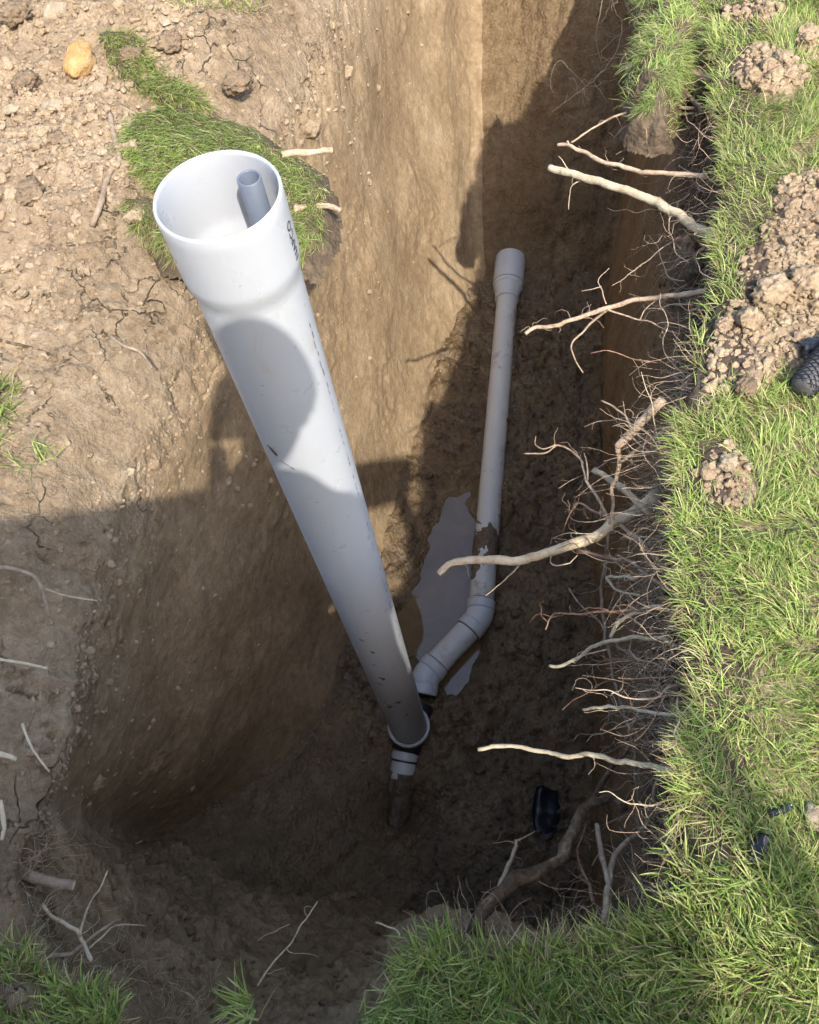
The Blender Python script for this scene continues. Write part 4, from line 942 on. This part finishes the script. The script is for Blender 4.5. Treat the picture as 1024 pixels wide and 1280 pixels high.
stone(902, 412, .036, .028, .03, .2, M_CLOD, 'pale yellowish lump at the turf end of the soil heap', 17, 'clod', 'soil_lump')
stone(935, 405, .050, .045, .04, 1.2, M_CLOD, 'knobbly clod in the middle of the right soil heap', 18, 'clod', 'soil_lump')
stone(930, 488, .045, .035, .03, .7, M_GREYCL, 'flat grey-brown lump below the soil heap', 19, 'clod', 'soil_lump')
stone(908, 582, .033, .028, .028, .5, M_TANST, 'round tan clod in the small bare patch on the lawn', 20, 'clod', 'soil_lump')
for k_, (a, b) in enumerate(((940, 100), (958, 88), (975, 80), (950, 112), (968, 100), (985, 98), (962, 118), (930, 108))):
    stone(a, b, .026 + .004 * (k_ % 3), .022, .024, k_ * .8, M_CLOD, 'rounded pale clod in the small heap on the upper right lawn', 30 + k_, 'clod', 'soil_clod')['group'] = 'clods of the upper right heap'
stone(1008, 52, .030, .024, .024, .3, M_CLOD, 'pale clod at the far right above the small clod heap', 40, 'clod', 'soil_lump')
stone(1018, 1022, .020, .026, .016, .3, M_TANST, 'tan stone in the grass at the lower right edge', 41)
stone(677, 1232, .010, .008, .008, .4, M_TANST, 'tiny pale pebble in the near turf', 42)
stone(686, 1190, .010, .008, .008, .4, M_TANST, 'small pale pebble at the near turf edge', 43)
stone(20, 1112, .024, .022, .02, .4, M_GREYCL, 'grey clod wedged under the stout grey root stub', 44, 'clod', 'soil_lump', z=-.12)
stone(860, 318, .04, .05, .06, .4, M_GREYCL, 'crumbly brown lump under the turf at the right bank', 45, 'clod', 'soil_lump', z=-.08)
stone(868, 350, .05, .05, .05, 1.4, M_DCLOD, 'dark crumbly lump above the long curved root', 46, 'clod', 'soil_lump', z=-.06)

# ------------------------------------------------------------------ grass
GREEN = np.array([(.21, .305, .066), (.28, .38, .092), (.37, .43, .140), (.15, .232, .050), (.46, .47, .195)])
STRAW = np.array([(.42, .34, .18), (.52, .44, .26), (.33, .24, .12), (.32, .30, .11)])
def blades(pts, length, width, lean_dir, lean, tint, seed, droop=.9):
    """tapered, bent grass blades: pts (N,3) roots, lean_dir angle, lean 0..1, tint (N,3)"""
    r = np.random.default_rng(seed); n = len(pts); lv = np.array([0, .3, .62, .85, 1.0]); K = len(lv)
    dx, dy = np.cos(lean_dir), np.sin(lean_dir)
    a0 = lean * 1.1; a1 = a0 + droop * r.uniform(.3, 1.3, n)
    pos = np.zeros((n, K, 3)); pos[:, 0] = pts; px = np.zeros(n); pz = np.zeros(n); tw = r.normal(size=n) * .25
    for k in range(1, K):
        ang = a0 + (a1 - a0) * ((lv[k] + lv[k - 1]) / 2); ds = (lv[k] - lv[k - 1]) * length
        px = px + np.sin(ang) * ds; pz = pz + np.cos(ang) * ds
        sx = tw * lv[k] ** 2 * length * .5
        pos[:, k, 0] = pts[:, 0] + dx * px - dy * sx; pos[:, k, 1] = pts[:, 1] + dy * px + dx * sx; pos[:, k, 2] = pts[:, 2] + pz
    wv = np.array([.75, 1.0, .85, .5]); ta = lean_dir + np.pi / 2 + r.normal(size=n) * .5
    side = np.stack([np.cos(ta), np.sin(ta), np.zeros(n)], 1)
    V_ = np.zeros((n, 9, 3)); C_ = np.zeros((n, 9, 3)); shade = np.array([.8, .95, 1.05, 1.1, 1.15])
    for k in range(4):
        off = side * (width * wv[k] * .5)[:, None]; V_[:, 2 * k] = pos[:, k] - off; V_[:, 2 * k + 1] = pos[:, k] + off
        C_[:, 2 * k] = C_[:, 2 * k + 1] = tint
    V_[:, 8] = pos[:, 4]; C_[:, 8] = tint
    b = (np.arange(n) * 9)[:, None]
    q = np.concatenate([b + np.array([2 * k, 2 * k + 1, 2 * k + 3, 2 * k + 2]) for k in range(3)]); t = b + np.array([6, 7, 8])
    return V_.reshape(-1, 3), q, t, C_.reshape(-1, 3)
def grass_obj(name, x, y, z, ln, wd, seed, dry, label, parent=None, dirn=None, lean_mu=.55, droop=.9, origin=None):
    r = np.random.default_rng(seed); n = len(x)
    cl = xy3(x, y, 17); fl_ = vnoise(cl, seed + 1) * 3.5 + vnoise(cl * .35, seed + 2) * 3.0
    d = fl_ + r.normal(size=n) * .8 if dirn is None else dirn + r.normal(size=n) * .55
    dp = np.clip(dry + .28 * fbm(xy3(x, y, 5.5), 3, seed + 5), .02, .98); isd = r.random(n) < dp
    tint = GREEN[r.integers(0, len(GREEN), n)] * r.uniform(.75, 1.3, (n, 1)) * (1 + .22 * fbm(xy3(x, y, 3), 2, seed + 8))[:, None]
    st = STRAW[r.integers(0, len(STRAW), n)] * r.uniform(.7, 1.25, (n, 1)); tint = np.where(isd[:, None], st, tint)
    lean = np.clip(r.normal(lean_mu, .25, n), .02, 1.25); lean = np.where(isd, lean + .3, lean)
    L_ = ln * r.uniform(.55, 1.25, n) * (1 + .25 * fbm(xy3(x, y, 6), 2, seed + 11)); w = wd * r.uniform(.65, 1.3, n) * np.where(isd, .7, 1)
    pts = np.stack([x, y, z], 1); 
    if origin is not None: pts = pts - np.asarray(origin)
    v, q, t, c = blades(pts, L_, w, d, lean, tint, seed + 3, droop)
    o = link(name, mesh(name, v, q, t, smooth=True, col=c), M_GRASS, parent); 
    return tag(o, label, 'grass' if parent is None else None, kind='stuff')
r = np.random.default_rng(77)
# lawn right of the trench and at the near edge
N0 = 800000
x, y = r.uniform(-1.5, 2.3, N0), r.uniform(-.55, 3.7, N0)
pr = proj(np.stack([x, y, lawn_h(x, y)], 1)); infr = (pr[:, 0] > -120) & (pr[:, 0] < 1150) & (pr[:, 1] > -140) & (pr[:, 1] < 1420)
lw = left_w(x, y); axd = -((x - .05) * .955 - (y - .6) * .297)
k = infr & (lw < .25) & ((axd < .25) | (y < .45)); x, y = x[k], y[k]
sd = poly_sd(x, y); pm = soil_patches(x, y); pr = proj(np.stack([x, y, lawn_h(x, y)], 1))
notch = (pr[:, 0] > 150) & (pr[:, 0] < 505) & (pr[:, 1] > 1130)          # bare ramp at the near side
cornr = sstep(60, 15, np.hypot((pr[:, 0] - 770) / 1.3, pr[:, 1] - 1130))
leftb = (pr[:, 0] < 480) & (pr[:, 1] < 1178)
thin = .80 + .55 * fbm(xy3(x, y, 7), 3, 170)
k = (sd > -.006 + .055 * np.clip(fbm(xy3(x, y, 8), 3, 191), -.25, 1)) & (r.random(len(x)) > pm * .985) & (r.random(len(x)) > dark_gaps(x, y) * .9) & ~notch & ~leftb & (r.random(len(x)) < thin) & (r.random(len(x)) > cornr * .97)
x, y, sd = x[k], y[k], sd[k]; z = ground_broad(x, y) - .006 - .02 * sstep(0, -.03, sd)
prk = proj(np.stack([x, y, z], 1))
gr_r = axd[0] if False else None
edge = sstep(.22, 0.0, sd + .03 * fbm(xy3(x, y, 16), 2, 190))
dirn = None
nb = len(x)
# blades at the lip hang over the trench, the others follow the drift of the lawn
gx_, gy_ = np.zeros(nb), np.zeros(nb); near_i = np.zeros(nb, int)
for s in range(0, nb, 20000):
    dd = (x[s:s + 20000, None] - RIM[None, ::6, 0]) ** 2 + (y[s:s + 20000, None] - RIM[None, ::6, 1]) ** 2; near_i[s:s + 20000] = dd.argmin(1) * 6
inw = np.arctan2(-OUT[near_i, 1], -OUT[near_i, 0])
drift = 2.2 + vnoise(xy3(x, y, 13), 181) * 2.6 + vnoise(xy3(x, y, 4.5), 182) * 2.0
lip = r.random(nb) < edge * .5
dirn = np.where(lip, inw + r.normal(size=nb) * .5, drift + r.normal(size=nb) * .5)
def sub(mask, name, label, ln, wd, seed, dry, lean, droop):
    return grass_obj(name, x[mask], y[mask], z[mask], ln, wd, seed, dry, label, None, dirn[mask], lean, droop)
right = prk[:, 0] > 800; rightm = right & (prk[:, 1] < 1090)
near_b = ~rightm & (prk[:, 0] > 480); near_l = ~rightm & ~near_b
sub(rightm, 'lawn_grass', 'sunlit yellow-green lawn along the right side of the trench', .064, .0025, 201, .42, .62, .95)
sub(near_b, 'lawn_grass', 'long bright green grass at the near edge under the viewer', .076, .0030, 202, .24, .50, .9)
sub(near_l, 'lawn_grass', 'ragged green and straw grass in the near left corner', .060, .0036, 203, .30, .45, .9)
# dead thatch lying flat between the blades
kk = r.random(nb) < .30
xt, yt = x[kk] + r.normal(size=kk.sum()) * .01, y[kk] + r.normal(size=kk.sum()) * .01
o = grass_obj('thatch', xt, yt, ground_broad(xt, yt) + .001 - .02 * sstep(0, -.03, sd[kk]), .045, .0020, 205, .86, 'straw-coloured dead thatch lying flat under the lawn blades', None, None, 1.15, .35)
# sparse tufts on the left bank
def tuft(px, py, rx, ry, n, ln, seed, dry, label, lean=.5, wd=.0026):
    p = P(px, py, 0.0); ex = np.linalg.norm(P(px + rx, py, 0) - p); ey = np.linalg.norm(P(px, py + ry, 0) - p)
    rg = np.random.default_rng(seed); a = rg.random(n) * 6.28; q_ = np.sqrt(rg.random(n)) * (1 + .3 * np.sin(a * 3 + seed))
    x_, y_ = p[0] + np.cos(a) * q_ * ex, p[1] + np.sin(a) * q_ * ey
    z_ = ground_z(x_, y_) - .004
    return grass_obj('grass_tuft', x_, y_, z_, ln, wd, seed, dry, label, None, None, lean, 1.0)
def tuft_thing(*a, **k):
    o = tuft(*a, **k); o['category'] = 'grass tuft'; del o['kind']; return o
tuft_thing(8, 545, 24, 44, 420, .075, 301, .25, 'green grass tuft at the left edge of the picture on dry soil', wd=.004)
tuft_thing(55, 590, 28, 16, 45, .06, 302, .2, 'few thin green blades right of the left edge tuft', wd=.003)
tuft_thing(5, 760, 16, 22, 150, .06, 303, .3, 'small grass tuft at the left edge in the shade', wd=.003)
tuft_thing(0, 912, 12, 20, 120, .05, 308, .45, 'pale dry tuft low on the left edge', wd=.003)
tuft_thing(280, 32, 45, 30, 800, .05, 304, .55, 'sparse dry grass patch at the top above the riser')
tuft_thing(125, 6, 48, 14, 700, .05, 305, .85, 'brown dead grass clump at the top left edge')
tuft_thing(160, 425 - 110, 5, 5, 20, .03, 309, .5, 'tiny blades beside the sod by the riser socket')
tuft_thing(310, 1262, 16, 20, 60, .07, 306, .2, 'small green tuft on the near ramp at the bottom edge', wd=.0035)
tuft_thing(480, 1268, 26, 22, 260, .07, 307, .2, 'green tuft at the bottom edge left of the near turf', wd=.0035)

# ------------------------------------------------------------------ torn sod slabs
def sod(name, poly_px, z0, thick, n, ln, seed, dry, label, slope=(0, 0), base_ground=True, dirn=None, lean=.45, droop=.9, st=.010):
    pg = np.array([P(a, b, z0)[:2] for a, b in poly_px]); c0 = pg.mean(0)
    e = bpy.data.objects.new(name, None); COL.objects.link(e); cz0 = ground_z(c0[:1], c0[1:])[0] if base_ground else z0; org = np.array([c0[0], c0[1], cz0]); e.location = org
    tag(e, label, 'sod')
    xs_, ys_ = np.arange(pg[:, 0].min() - .05, pg[:, 0].max() + .05, st), np.arange(pg[:, 1].min() - .05, pg[:, 1].max() + .05, st)
    A, B = np.meshgrid(xs_, ys_, indexing='ij'); a, b = A.ravel(), B.ravel()
    def top(a, b):
        d = poly_sd(a, b, pg) + (.022 if base_ground else .05) * fbm(xy3(a, b, 14), 3, seed)
        bz = (ground_broad(a, b) + .01) if base_ground else z0 + slope[0] * (a - c0[0]) + slope[1] * (b - c0[1])
        return bz + thick * sstep(.02, -.05, d) - (.04 if base_ground else thick * 1.3) * sstep(0, .035, d) + .012 * fbm(xy3(a, b, 12), 3, seed + 4), d
    zt, d = top(a, b); q = grid_quads(len(xs_), len(ys_)); q = q[(d[q] < .04).all(1)]
    used = np.zeros(len(a), bool); used[q] = True; rm = np.cumsum(used) - 1
    link('earth_mat', mesh('earth_mat', np.stack([a, b, zt], 1)[used] - org, rm[q]), M_DCLOD, e)
    rg = np.random.default_rng(seed); x_, y_ = rg.uniform(pg[:, 0].min(), pg[:, 0].max(), n), rg.uniform(pg[:, 1].min(), pg[:, 1].max(), n)
    zt, d = top(x_, y_); k = (d < (-.004 if base_ground else .024)); g = grass_obj('grass', x_[k], y_[k], zt[k] - .004, ln, .0023, seed + 2, dry, None, e, None if dirn is None else np.full(k.sum(), dirn), lean, droop, org)
    return e
sod('torn_sod', [(168, 205), (185, 165), (240, 150), (300, 160), (350, 190), (395, 215), (412, 260), (405, 300), (385, 330), (330, 330), (260, 300), (200, 270), (170, 240)], .02, .045, 24000, .055, 401, .12, 'torn slab of fresh green sod lying behind the riser top', dirn=-2.0, lean=.95, droop=.45)
sod('torn_sod', [(140, 82), (185, 80), (215, 105), (250, 130), (275, 150), (225, 160), (175, 150), (150, 125)], .02, .05, 8000, .055, 402, .40, 'narrow strip of sod with straw edge left of the main sod slab', dirn=-1.0, lean=.95, droop=.45)
sod('torn_sod', [(165, 285), (205, 280), (240, 310), (250, 352), (215, 345), (180, 320)], .01, .03, 3000, .050, 403, .50, 'ragged straw-coloured sod scrap left below the riser socket', dirn=-1.6, lean=.95, droop=.4)
sod('slumped_sod', [(815, -60), (892, -60), (884, 5), (866, 45), (858, 90), (846, 128), (824, 156), (802, 150), (800, 100), (810, 30)], .08, .06, 20000, .062, 404, .30, 'strip of turf slumped away from the right bank at the top', base_ground=False, lean=1.0, droop=1.3, st=.006)

# ------------------------------------------------------------------ litter
def shard(name, px, py, z, size, rot, mat, label, seed, bend=.5, cat='plastic'):
    p = P(px, py, z); n, m = 14, 8; u, w = np.linspace(-1, 1, n), np.linspace(-1, 1, m); U, Wd = np.meshgrid(u, w, indexing='ij')
    e = 1 + .25 * fbm(np.stack([U.ravel() * 2, Wd.ravel() * 2, 0 * U.ravel() + seed], 1), 2, seed).reshape(U.shape)
    e2 = 1 + .5 * fbm(np.stack([U.ravel() * 1.3, Wd.ravel() * 1.3, 0 * U.ravel() + seed * 2.2], 1), 2, seed + 6).reshape(U.shape)
    Xs, Ys = U * size[0] * e, Wd * size[1] * e2 * (1 - .2 * U ** 2); Zs = bend * size[1] * (1 - Wd ** 2) + .25 * size[0] * fbm(np.stack([U.ravel() * 1.5, Wd.ravel() * 1.5, 0 * U.ravel() + seed], 1), 3, seed + 3).reshape(U.shape)
    v = np.stack([Xs, Ys, Zs], -1).reshape(-1, 3); th = v - np.array([0, 0, .003]); q = grid_quads(n, m)
    bd = [(i * m, (i + 1) * m) for i in range(n - 1)] + [((i + 1) * m + m - 1, i * m + m - 1) for i in range(n - 1)] + [(j + 1, j) for j in range(m - 1)] + [((n - 1) * m + j, (n - 1) * m + j + 1) for j in range(m - 1)]
    N_v = n * m; qs = np.vstack([q, q[:, ::-1] + N_v, np.array([(a, b, b + N_v, a + N_v) for a, b in bd])])
    o = link(name, mesh(name, np.vstack([v, th]), qs), mat, None, p); o.rotation_euler = rot; return tag(o, label, cat)
fp = P(684, 1015, FZ); shard('plastic_scrap', 684, 1015, floor_z(fp[:1], fp[1:2])[0] + .035, (.090, .060), (.2, -.15, 1.3), M_BLACKP, 'crumpled black plastic scrap lying on the trench floor', 3, .12)
shard('plastic_shard', 951, 1060, .175, (.028, .014), (.35, -.35, .9), M_BLACKP, 'glossy black plastic shard stuck in the lower right grass', 5, .9)
shard('plastic_shard', 974, 1013, .17, (.024, .009), (.1, .1, .15), M_BLACKP, 'thin curved black plastic shard above the other in grass', 7, 1.2)
# black netted tube at the right edge
nt_a, nt_b = P(1001, 487, .195), P(1075, 395, .21)
ne = bpy.data.objects.new('netted_tube', None); COL.objects.link(ne); ne.location = nt_a; tag(ne, 'black tube wrapped in diamond netting lying at the right edge', 'tube')
path = np.linspace(nt_a, nt_b, 40) - nt_a; TRr = .033
M_FILL = plain('tube_fill', (.09, .085, .085), .6, nz=.4, sc=120)
v, q, t = tube_arr(path, np.r_[.6, .85, .95, np.ones(37)] * TRr, 28, nz=.06, seed=9); link('tube_core', mesh('tube_core', v, q, t), M_FILL, ne)
ax = (path[-1] - path[0]); ln_ = np.linalg.norm(ax); ax /= ln_; ux = np.cross(ax, [0, 0, 1.0]); ux /= np.linalg.norm(ux); uz = np.cross(ux, ax)
for sgn in (1, -1):
    for k in range(9):
        s = np.linspace(.002, ln_, 60); a = sgn * s / .020 + k * 2 * np.pi / 9
        hp = ax * s[:, None] + (np.cos(a)[:, None] * ux + np.sin(a)[:, None] * uz) * (TRr * 1.04)
        v, q, t = tube_arr(hp, .0014, 4); link('net_strand', mesh('net_strand', v, q, t), M_BLACKP, ne)
shard('plastic_scrap', 1014, 432, .20, (.03, .02), (.2, .1, .3), M_BLACKP, 'dark flat plastic piece beside the netted tube', 11, .5)

# ------------------------------------------------------------------ the person behind the camera, whose shadow falls across the trench
M_SHIRT = plain('work_shirt', (.10, .13, .20), .85, nz=.15, sc=90); M_JEANS = plain('work_trousers', (.06, .07, .10), .9, nz=.2, sc=120)
M_SKIN = plain('skin', (.50, .31, .22), .5, nz=.06); M_HAIR = plain('dark_hair', (.035, .024, .016), .6, nz=.3); M_BOOT = plain('boot_leather', (.09, .06, .035), .6, nz=.2)
pe = bpy.data.objects.new('person', None); COL.objects.link(pe)
hd = CPOS + TO_SUN * .30 + np.array([.022, 0, -.03])
gzp = .19; foot_y = hd[1] - .24; porg = np.array([hd[0] + .02, foot_y, gzp]); pe.location = porg
tag(pe, 'person in dark work clothes leaning over the near edge to take the picture', 'person')
def skin(name, verts, edges, radii, mat, root_i=0, sub=2):
    me = bpy.data.meshes.new(name); me.from_pydata([tuple(np.asarray(v) - porg) for v in verts], edges, []); o = link(name, me, mat, pe)
    sm = o.modifiers.new('skin', 'SKIN'); sm.use_smooth_shade = True
    for i, rr in enumerate(radii): me.skin_vertices[0].data[i].radius = rr if isinstance(rr, tuple) else (rr, rr); me.skin_vertices[0].data[i].use_root = (i == root_i)
    ss = o.modifiers.new('subdivision', 'SUBSURF'); ss.levels = sub; ss.render_levels = sub; return o
bx_, by_ = porg[0], foot_y
hz = hd[2]; sh_z = hz - .25
ph = CPOS - (ROT @ np.array([0, 0, -1.0])) * .035
camx, camy = ROT @ np.array([1.0, 0, 0]), ROT @ np.array([0, 1.0, 0]); camz = ROT @ np.array([0, 0, 1.0])
hl, hr = ph - camx * .055 - camy * .06 + camz * .03, ph + camx * .055 - camy * .06 + camz * .03
neck = hd + np.array([0, -.03, -.14]); chest = np.array([bx_, by_ + .03, sh_z - .06]); waist = np.array([bx_, by_ - .08, sh_z - .38]); hip = np.array([bx_, by_ - .07, sh_z - .56])
shl, shr = np.array([bx_ - .19, by_ + .06, sh_z]), np.array([bx_ + .19, by_ + .06, sh_z]); ell, elr = np.array([bx_ - .25, by_ + .13, sh_z - .26]), np.array([bx_ + .25, by_ + .13, sh_z - .26])
kn_z = gzp + .5
vs = [hip, waist, chest, neck, shl, ell, hl - camy * .09 + camz * .02, shr, elr, hr - camy * .09 + camz * .02]
skin('torso', vs, [(0, 1), (1, 2), (2, 3), (2, 4), (4, 5), (5, 6), (2, 7), (7, 8), (8, 9)], [(.165, .115), (.15, .105), (.17, .11), .058, .072, .048, .032, .072, .048, .032], M_SHIRT)
lg = [hip, np.array([bx_ - .10, by_ - .05, hip[2] - .08]), np.array([bx_ - .12, by_ + .0, kn_z]), np.array([bx_ - .13, by_ - .05, gzp + .10]), np.array([bx_ + .10, by_ - .05, hip[2] - .08]), np.array([bx_ + .12, by_ + .0, kn_z]), np.array([bx_ + .13, by_ - .05, gzp + .10])]
skin('trousers', lg, [(0, 1), (1, 2), (2, 3), (0, 4), (4, 5), (5, 6)], [(.16, .115), .095, .068, .06, .095, .068, .06], M_JEANS)
for s in (-1, 1):
    bt = [np.array([bx_ + s * .13, by_ - .06, gzp + .13]), np.array([bx_ + s * .13, by_ - .06, gzp + .045]), np.array([bx_ + s * .14, by_ + .08, gzp + .04]), np.array([bx_ + s * .145, by_ + .15, gzp + .035])]
    skin('boot', bt, [(0, 1), (1, 2), (2, 3)], [.055, .05, .045, .035], M_BOOT)
hv, hf = IC3; hn = hv.copy(); hx = hn * np.array([.077, .098, .118]); hx[:, 0] *= 1 - .18 * sstep(-.02, -.11, hx[:, 2]); hx[:, 1] += .012 * sstep(-.04, -.10, hx[:, 2])
nose = np.exp(-((hx[:, 0] / .014) ** 2 + ((hx[:, 2] + .02) / .022) ** 2)) * (hn[:, 1] > 0); hx[:, 1] += .022 * nose
for s in (-1, 1): hx[:, 1] -= .010 * np.exp(-(((hx[:, 0] - s * .032) / .015) ** 2 + ((hx[:, 2] - .012) / .012) ** 2)) * (hn[:, 1] > 0)
hx[:, 1] -= .005 * np.exp(-((hx[:, 0] / .025) ** 2 + ((hx[:, 2] + .062) / .006) ** 2)) * (hn[:, 1] > 0)
tilt = Matrix.Rotation(-.75, 3, 'X'); tm = np.array(tilt)
link('head', mesh('head', hx @ tm.T + hd - porg, tris=hf), M_SKIN, pe)
hm = hv * np.array([.108, .124, .132]); kf = ((hv[hf][:, :, 2].mean(1) - .55 * hv[hf][:, :, 1].mean(1)) > .02)
link('cap', mesh('cap', (hm + np.array([0, -.006, .006])) @ tm.T + hd - porg, tris=hf[kf]), M_HAIR, pe)
for s in (-1, 1):
    v, f = IC2; link('ear', mesh('ear', (v * np.array([.012, .022, .032]) + np.array([s * .079, -.005, -.005])) @ tm.T + hd - porg, tris=f), M_SKIN, pe)
    for s2, ex in ((s, .032),):
        link('eye', mesh('eye', (v * .012 + np.array([s2 * ex, .082, .012])) @ tm.T + hd - porg, tris=f), plain('eye_white', (.6, .58, .55), .2), pe)
for s, h in ((-1, hl), (1, hr)):
    wr = h - camy * .085 + camz * .02
    vs = [wr, h - camy * .02 + camz * .004]; ed = [(0, 1)]; rd_ = [.026, (.036, .016)]
    for k in range(4):
        b0 = h + camx * s * (.006) + camy * (.0 + k * .019 - .02) + camz * .0; t0 = b0 - camx * s * .0 + camx * s * .016 - camz * .004; t1 = t0 - camx * s * .022 - camz * (.004)
        i0 = len(vs); vs += [b0 + camx * s * .006, t0 + camy * .006 + camz * .012, t1 + camy * .008 + camz * .024]; ed += [(1, i0), (i0, i0 + 1), (i0 + 1, i0 + 2)]; rd_ += [.0095, .0085, .0075]
    i0 = len(vs); vs += [h - camx * s * .012 - camy * .012 + camz * .022, h - camx * s * .034 + camy * .004 + camz * .026]; ed += [(1, i0), (i0, i0 + 1)]; rd_ += [.012, .009]
    skin('hand', vs, ed, rd_, M_SKIN)
pho = bpy.data.objects.new('phone', None); COL.objects.link(pho); pho.location = ph; tag(pho, 'slim black phone held in both hands over the trench', 'phone')
def boxarr(sx, sy, sz, c, axes):
    cs = np.array([(a, b, d) for a in (-1, 1) for b in (-1, 1) for d in (-1, 1)], float) * np.array([sx, sy, sz]); v = cs @ np.stack(axes) + c
    return v, np.array([(0, 1, 3, 2), (4, 6, 7, 5), (0, 4, 5, 1), (2, 3, 7, 6), (0, 2, 6, 4), (1, 5, 7, 3)])
v, q = boxarr(.036, .073, .004, -camy * .055, (camx, camy, camz)); b_o = link('phone_body', mesh('phone_body', v, q, smooth=False), M_BLACKP, pho); bv = b_o.modifiers.new('bevel', 'BEVEL'); bv.width = .003; bv.segments = 3
v, q = boxarr(.033, .069, .0006, -camy * .055 + camz * .0045, (camx, camy, camz)); link('screen', mesh('screen', v, q, smooth=False), plain('screen_glass', (.02, .02, .025), .08), pho)

# ------------------------------------------------------------------ made-up unseen shed behind the photographer: its roof edge throws the broad shade on the left
M_BOARD = plain('blocker_boards', (.22, .15, .09), .8, nz=.25, sc=12); M_ROOF = plain('blocker_felt', (.07, .07, .075), .9, nz=.2, sc=60)
EZ = 3.0
e_l, e_r = np.array([-.41, -1.11, EZ]), np.array([.83, -1.36, EZ])
de = (e_r - e_l)[:2]; de /= np.linalg.norm(de); ne_ = np.array([-de[1], de[0]])      # ne_ points towards the trench
se = bpy.data.objects.new('shade_blocker', None); COL.objects.link(se); c_r = e_r[:2]; se.location = (c_r[0], c_r[1], 0)
tag(se, 'added unseen shed with felt roof standing behind the viewer', 'blocker')
AX = (np.array([de[0], de[1], 0]), np.array([ne_[0], ne_[1], 0]), np.array([0, 0, 1.0]))
WL, DP = 3.2, 2.4
def sb(name, lx, hx_, ly, hy, lz, hz_, mat, par=se, bev=.004):
    v, q = boxarr((hx_ - lx) / 2, (hy - ly) / 2, (hz_ - lz) / 2, np.array([(lx + hx_) / 2, (ly + hy) / 2, (lz + hz_) / 2]) @ np.stack(AX), AX)
    o = link(name, mesh(name, v, q, smooth=False), mat, par); return o
sb('wall', -WL, -.37, -.32, -.26, 0, 2.92, M_BOARD); sb('wall', -WL, -.37, -DP, -DP + .06, 0, 2.6, M_BOARD); sb('wall', -.43, -.37, -DP + .062, -.322, 0, 2.7, M_BOARD); sb('wall', -WL, -WL + .06, -DP + .062, -.322, 0, 2.7, M_BOARD)
for k in range(14): sb('board', -WL + .002, -.368, -.258, -.240, .02 + k * .205, .02 + k * .205 + .195, M_BOARD)
sb('roof', -WL - .2, -.12, -DP - .2, 0, 2.925, 3.0, M_ROOF); sb('shade_strip', -.118, .32, -.25, 0, 2.93, 2.99, M_ROOF); sb('shade_slab', -.118, .36, -1.4, -.80, 2.93, 2.99, M_ROOF); sb('blocker_post', .22, .28, -.22, -.16, 0, 2.93, M_BOARD); dd = sb('door', -1.9, -1.1, -.238, -.21, .03, 2.0, M_BOARD); sb('handle', -1.2, -1.17, -.208, -.17, .95, 1.1, M_BLACKP, dd)  # roof and the two smaller slabs are added, sized to shade chosen spots
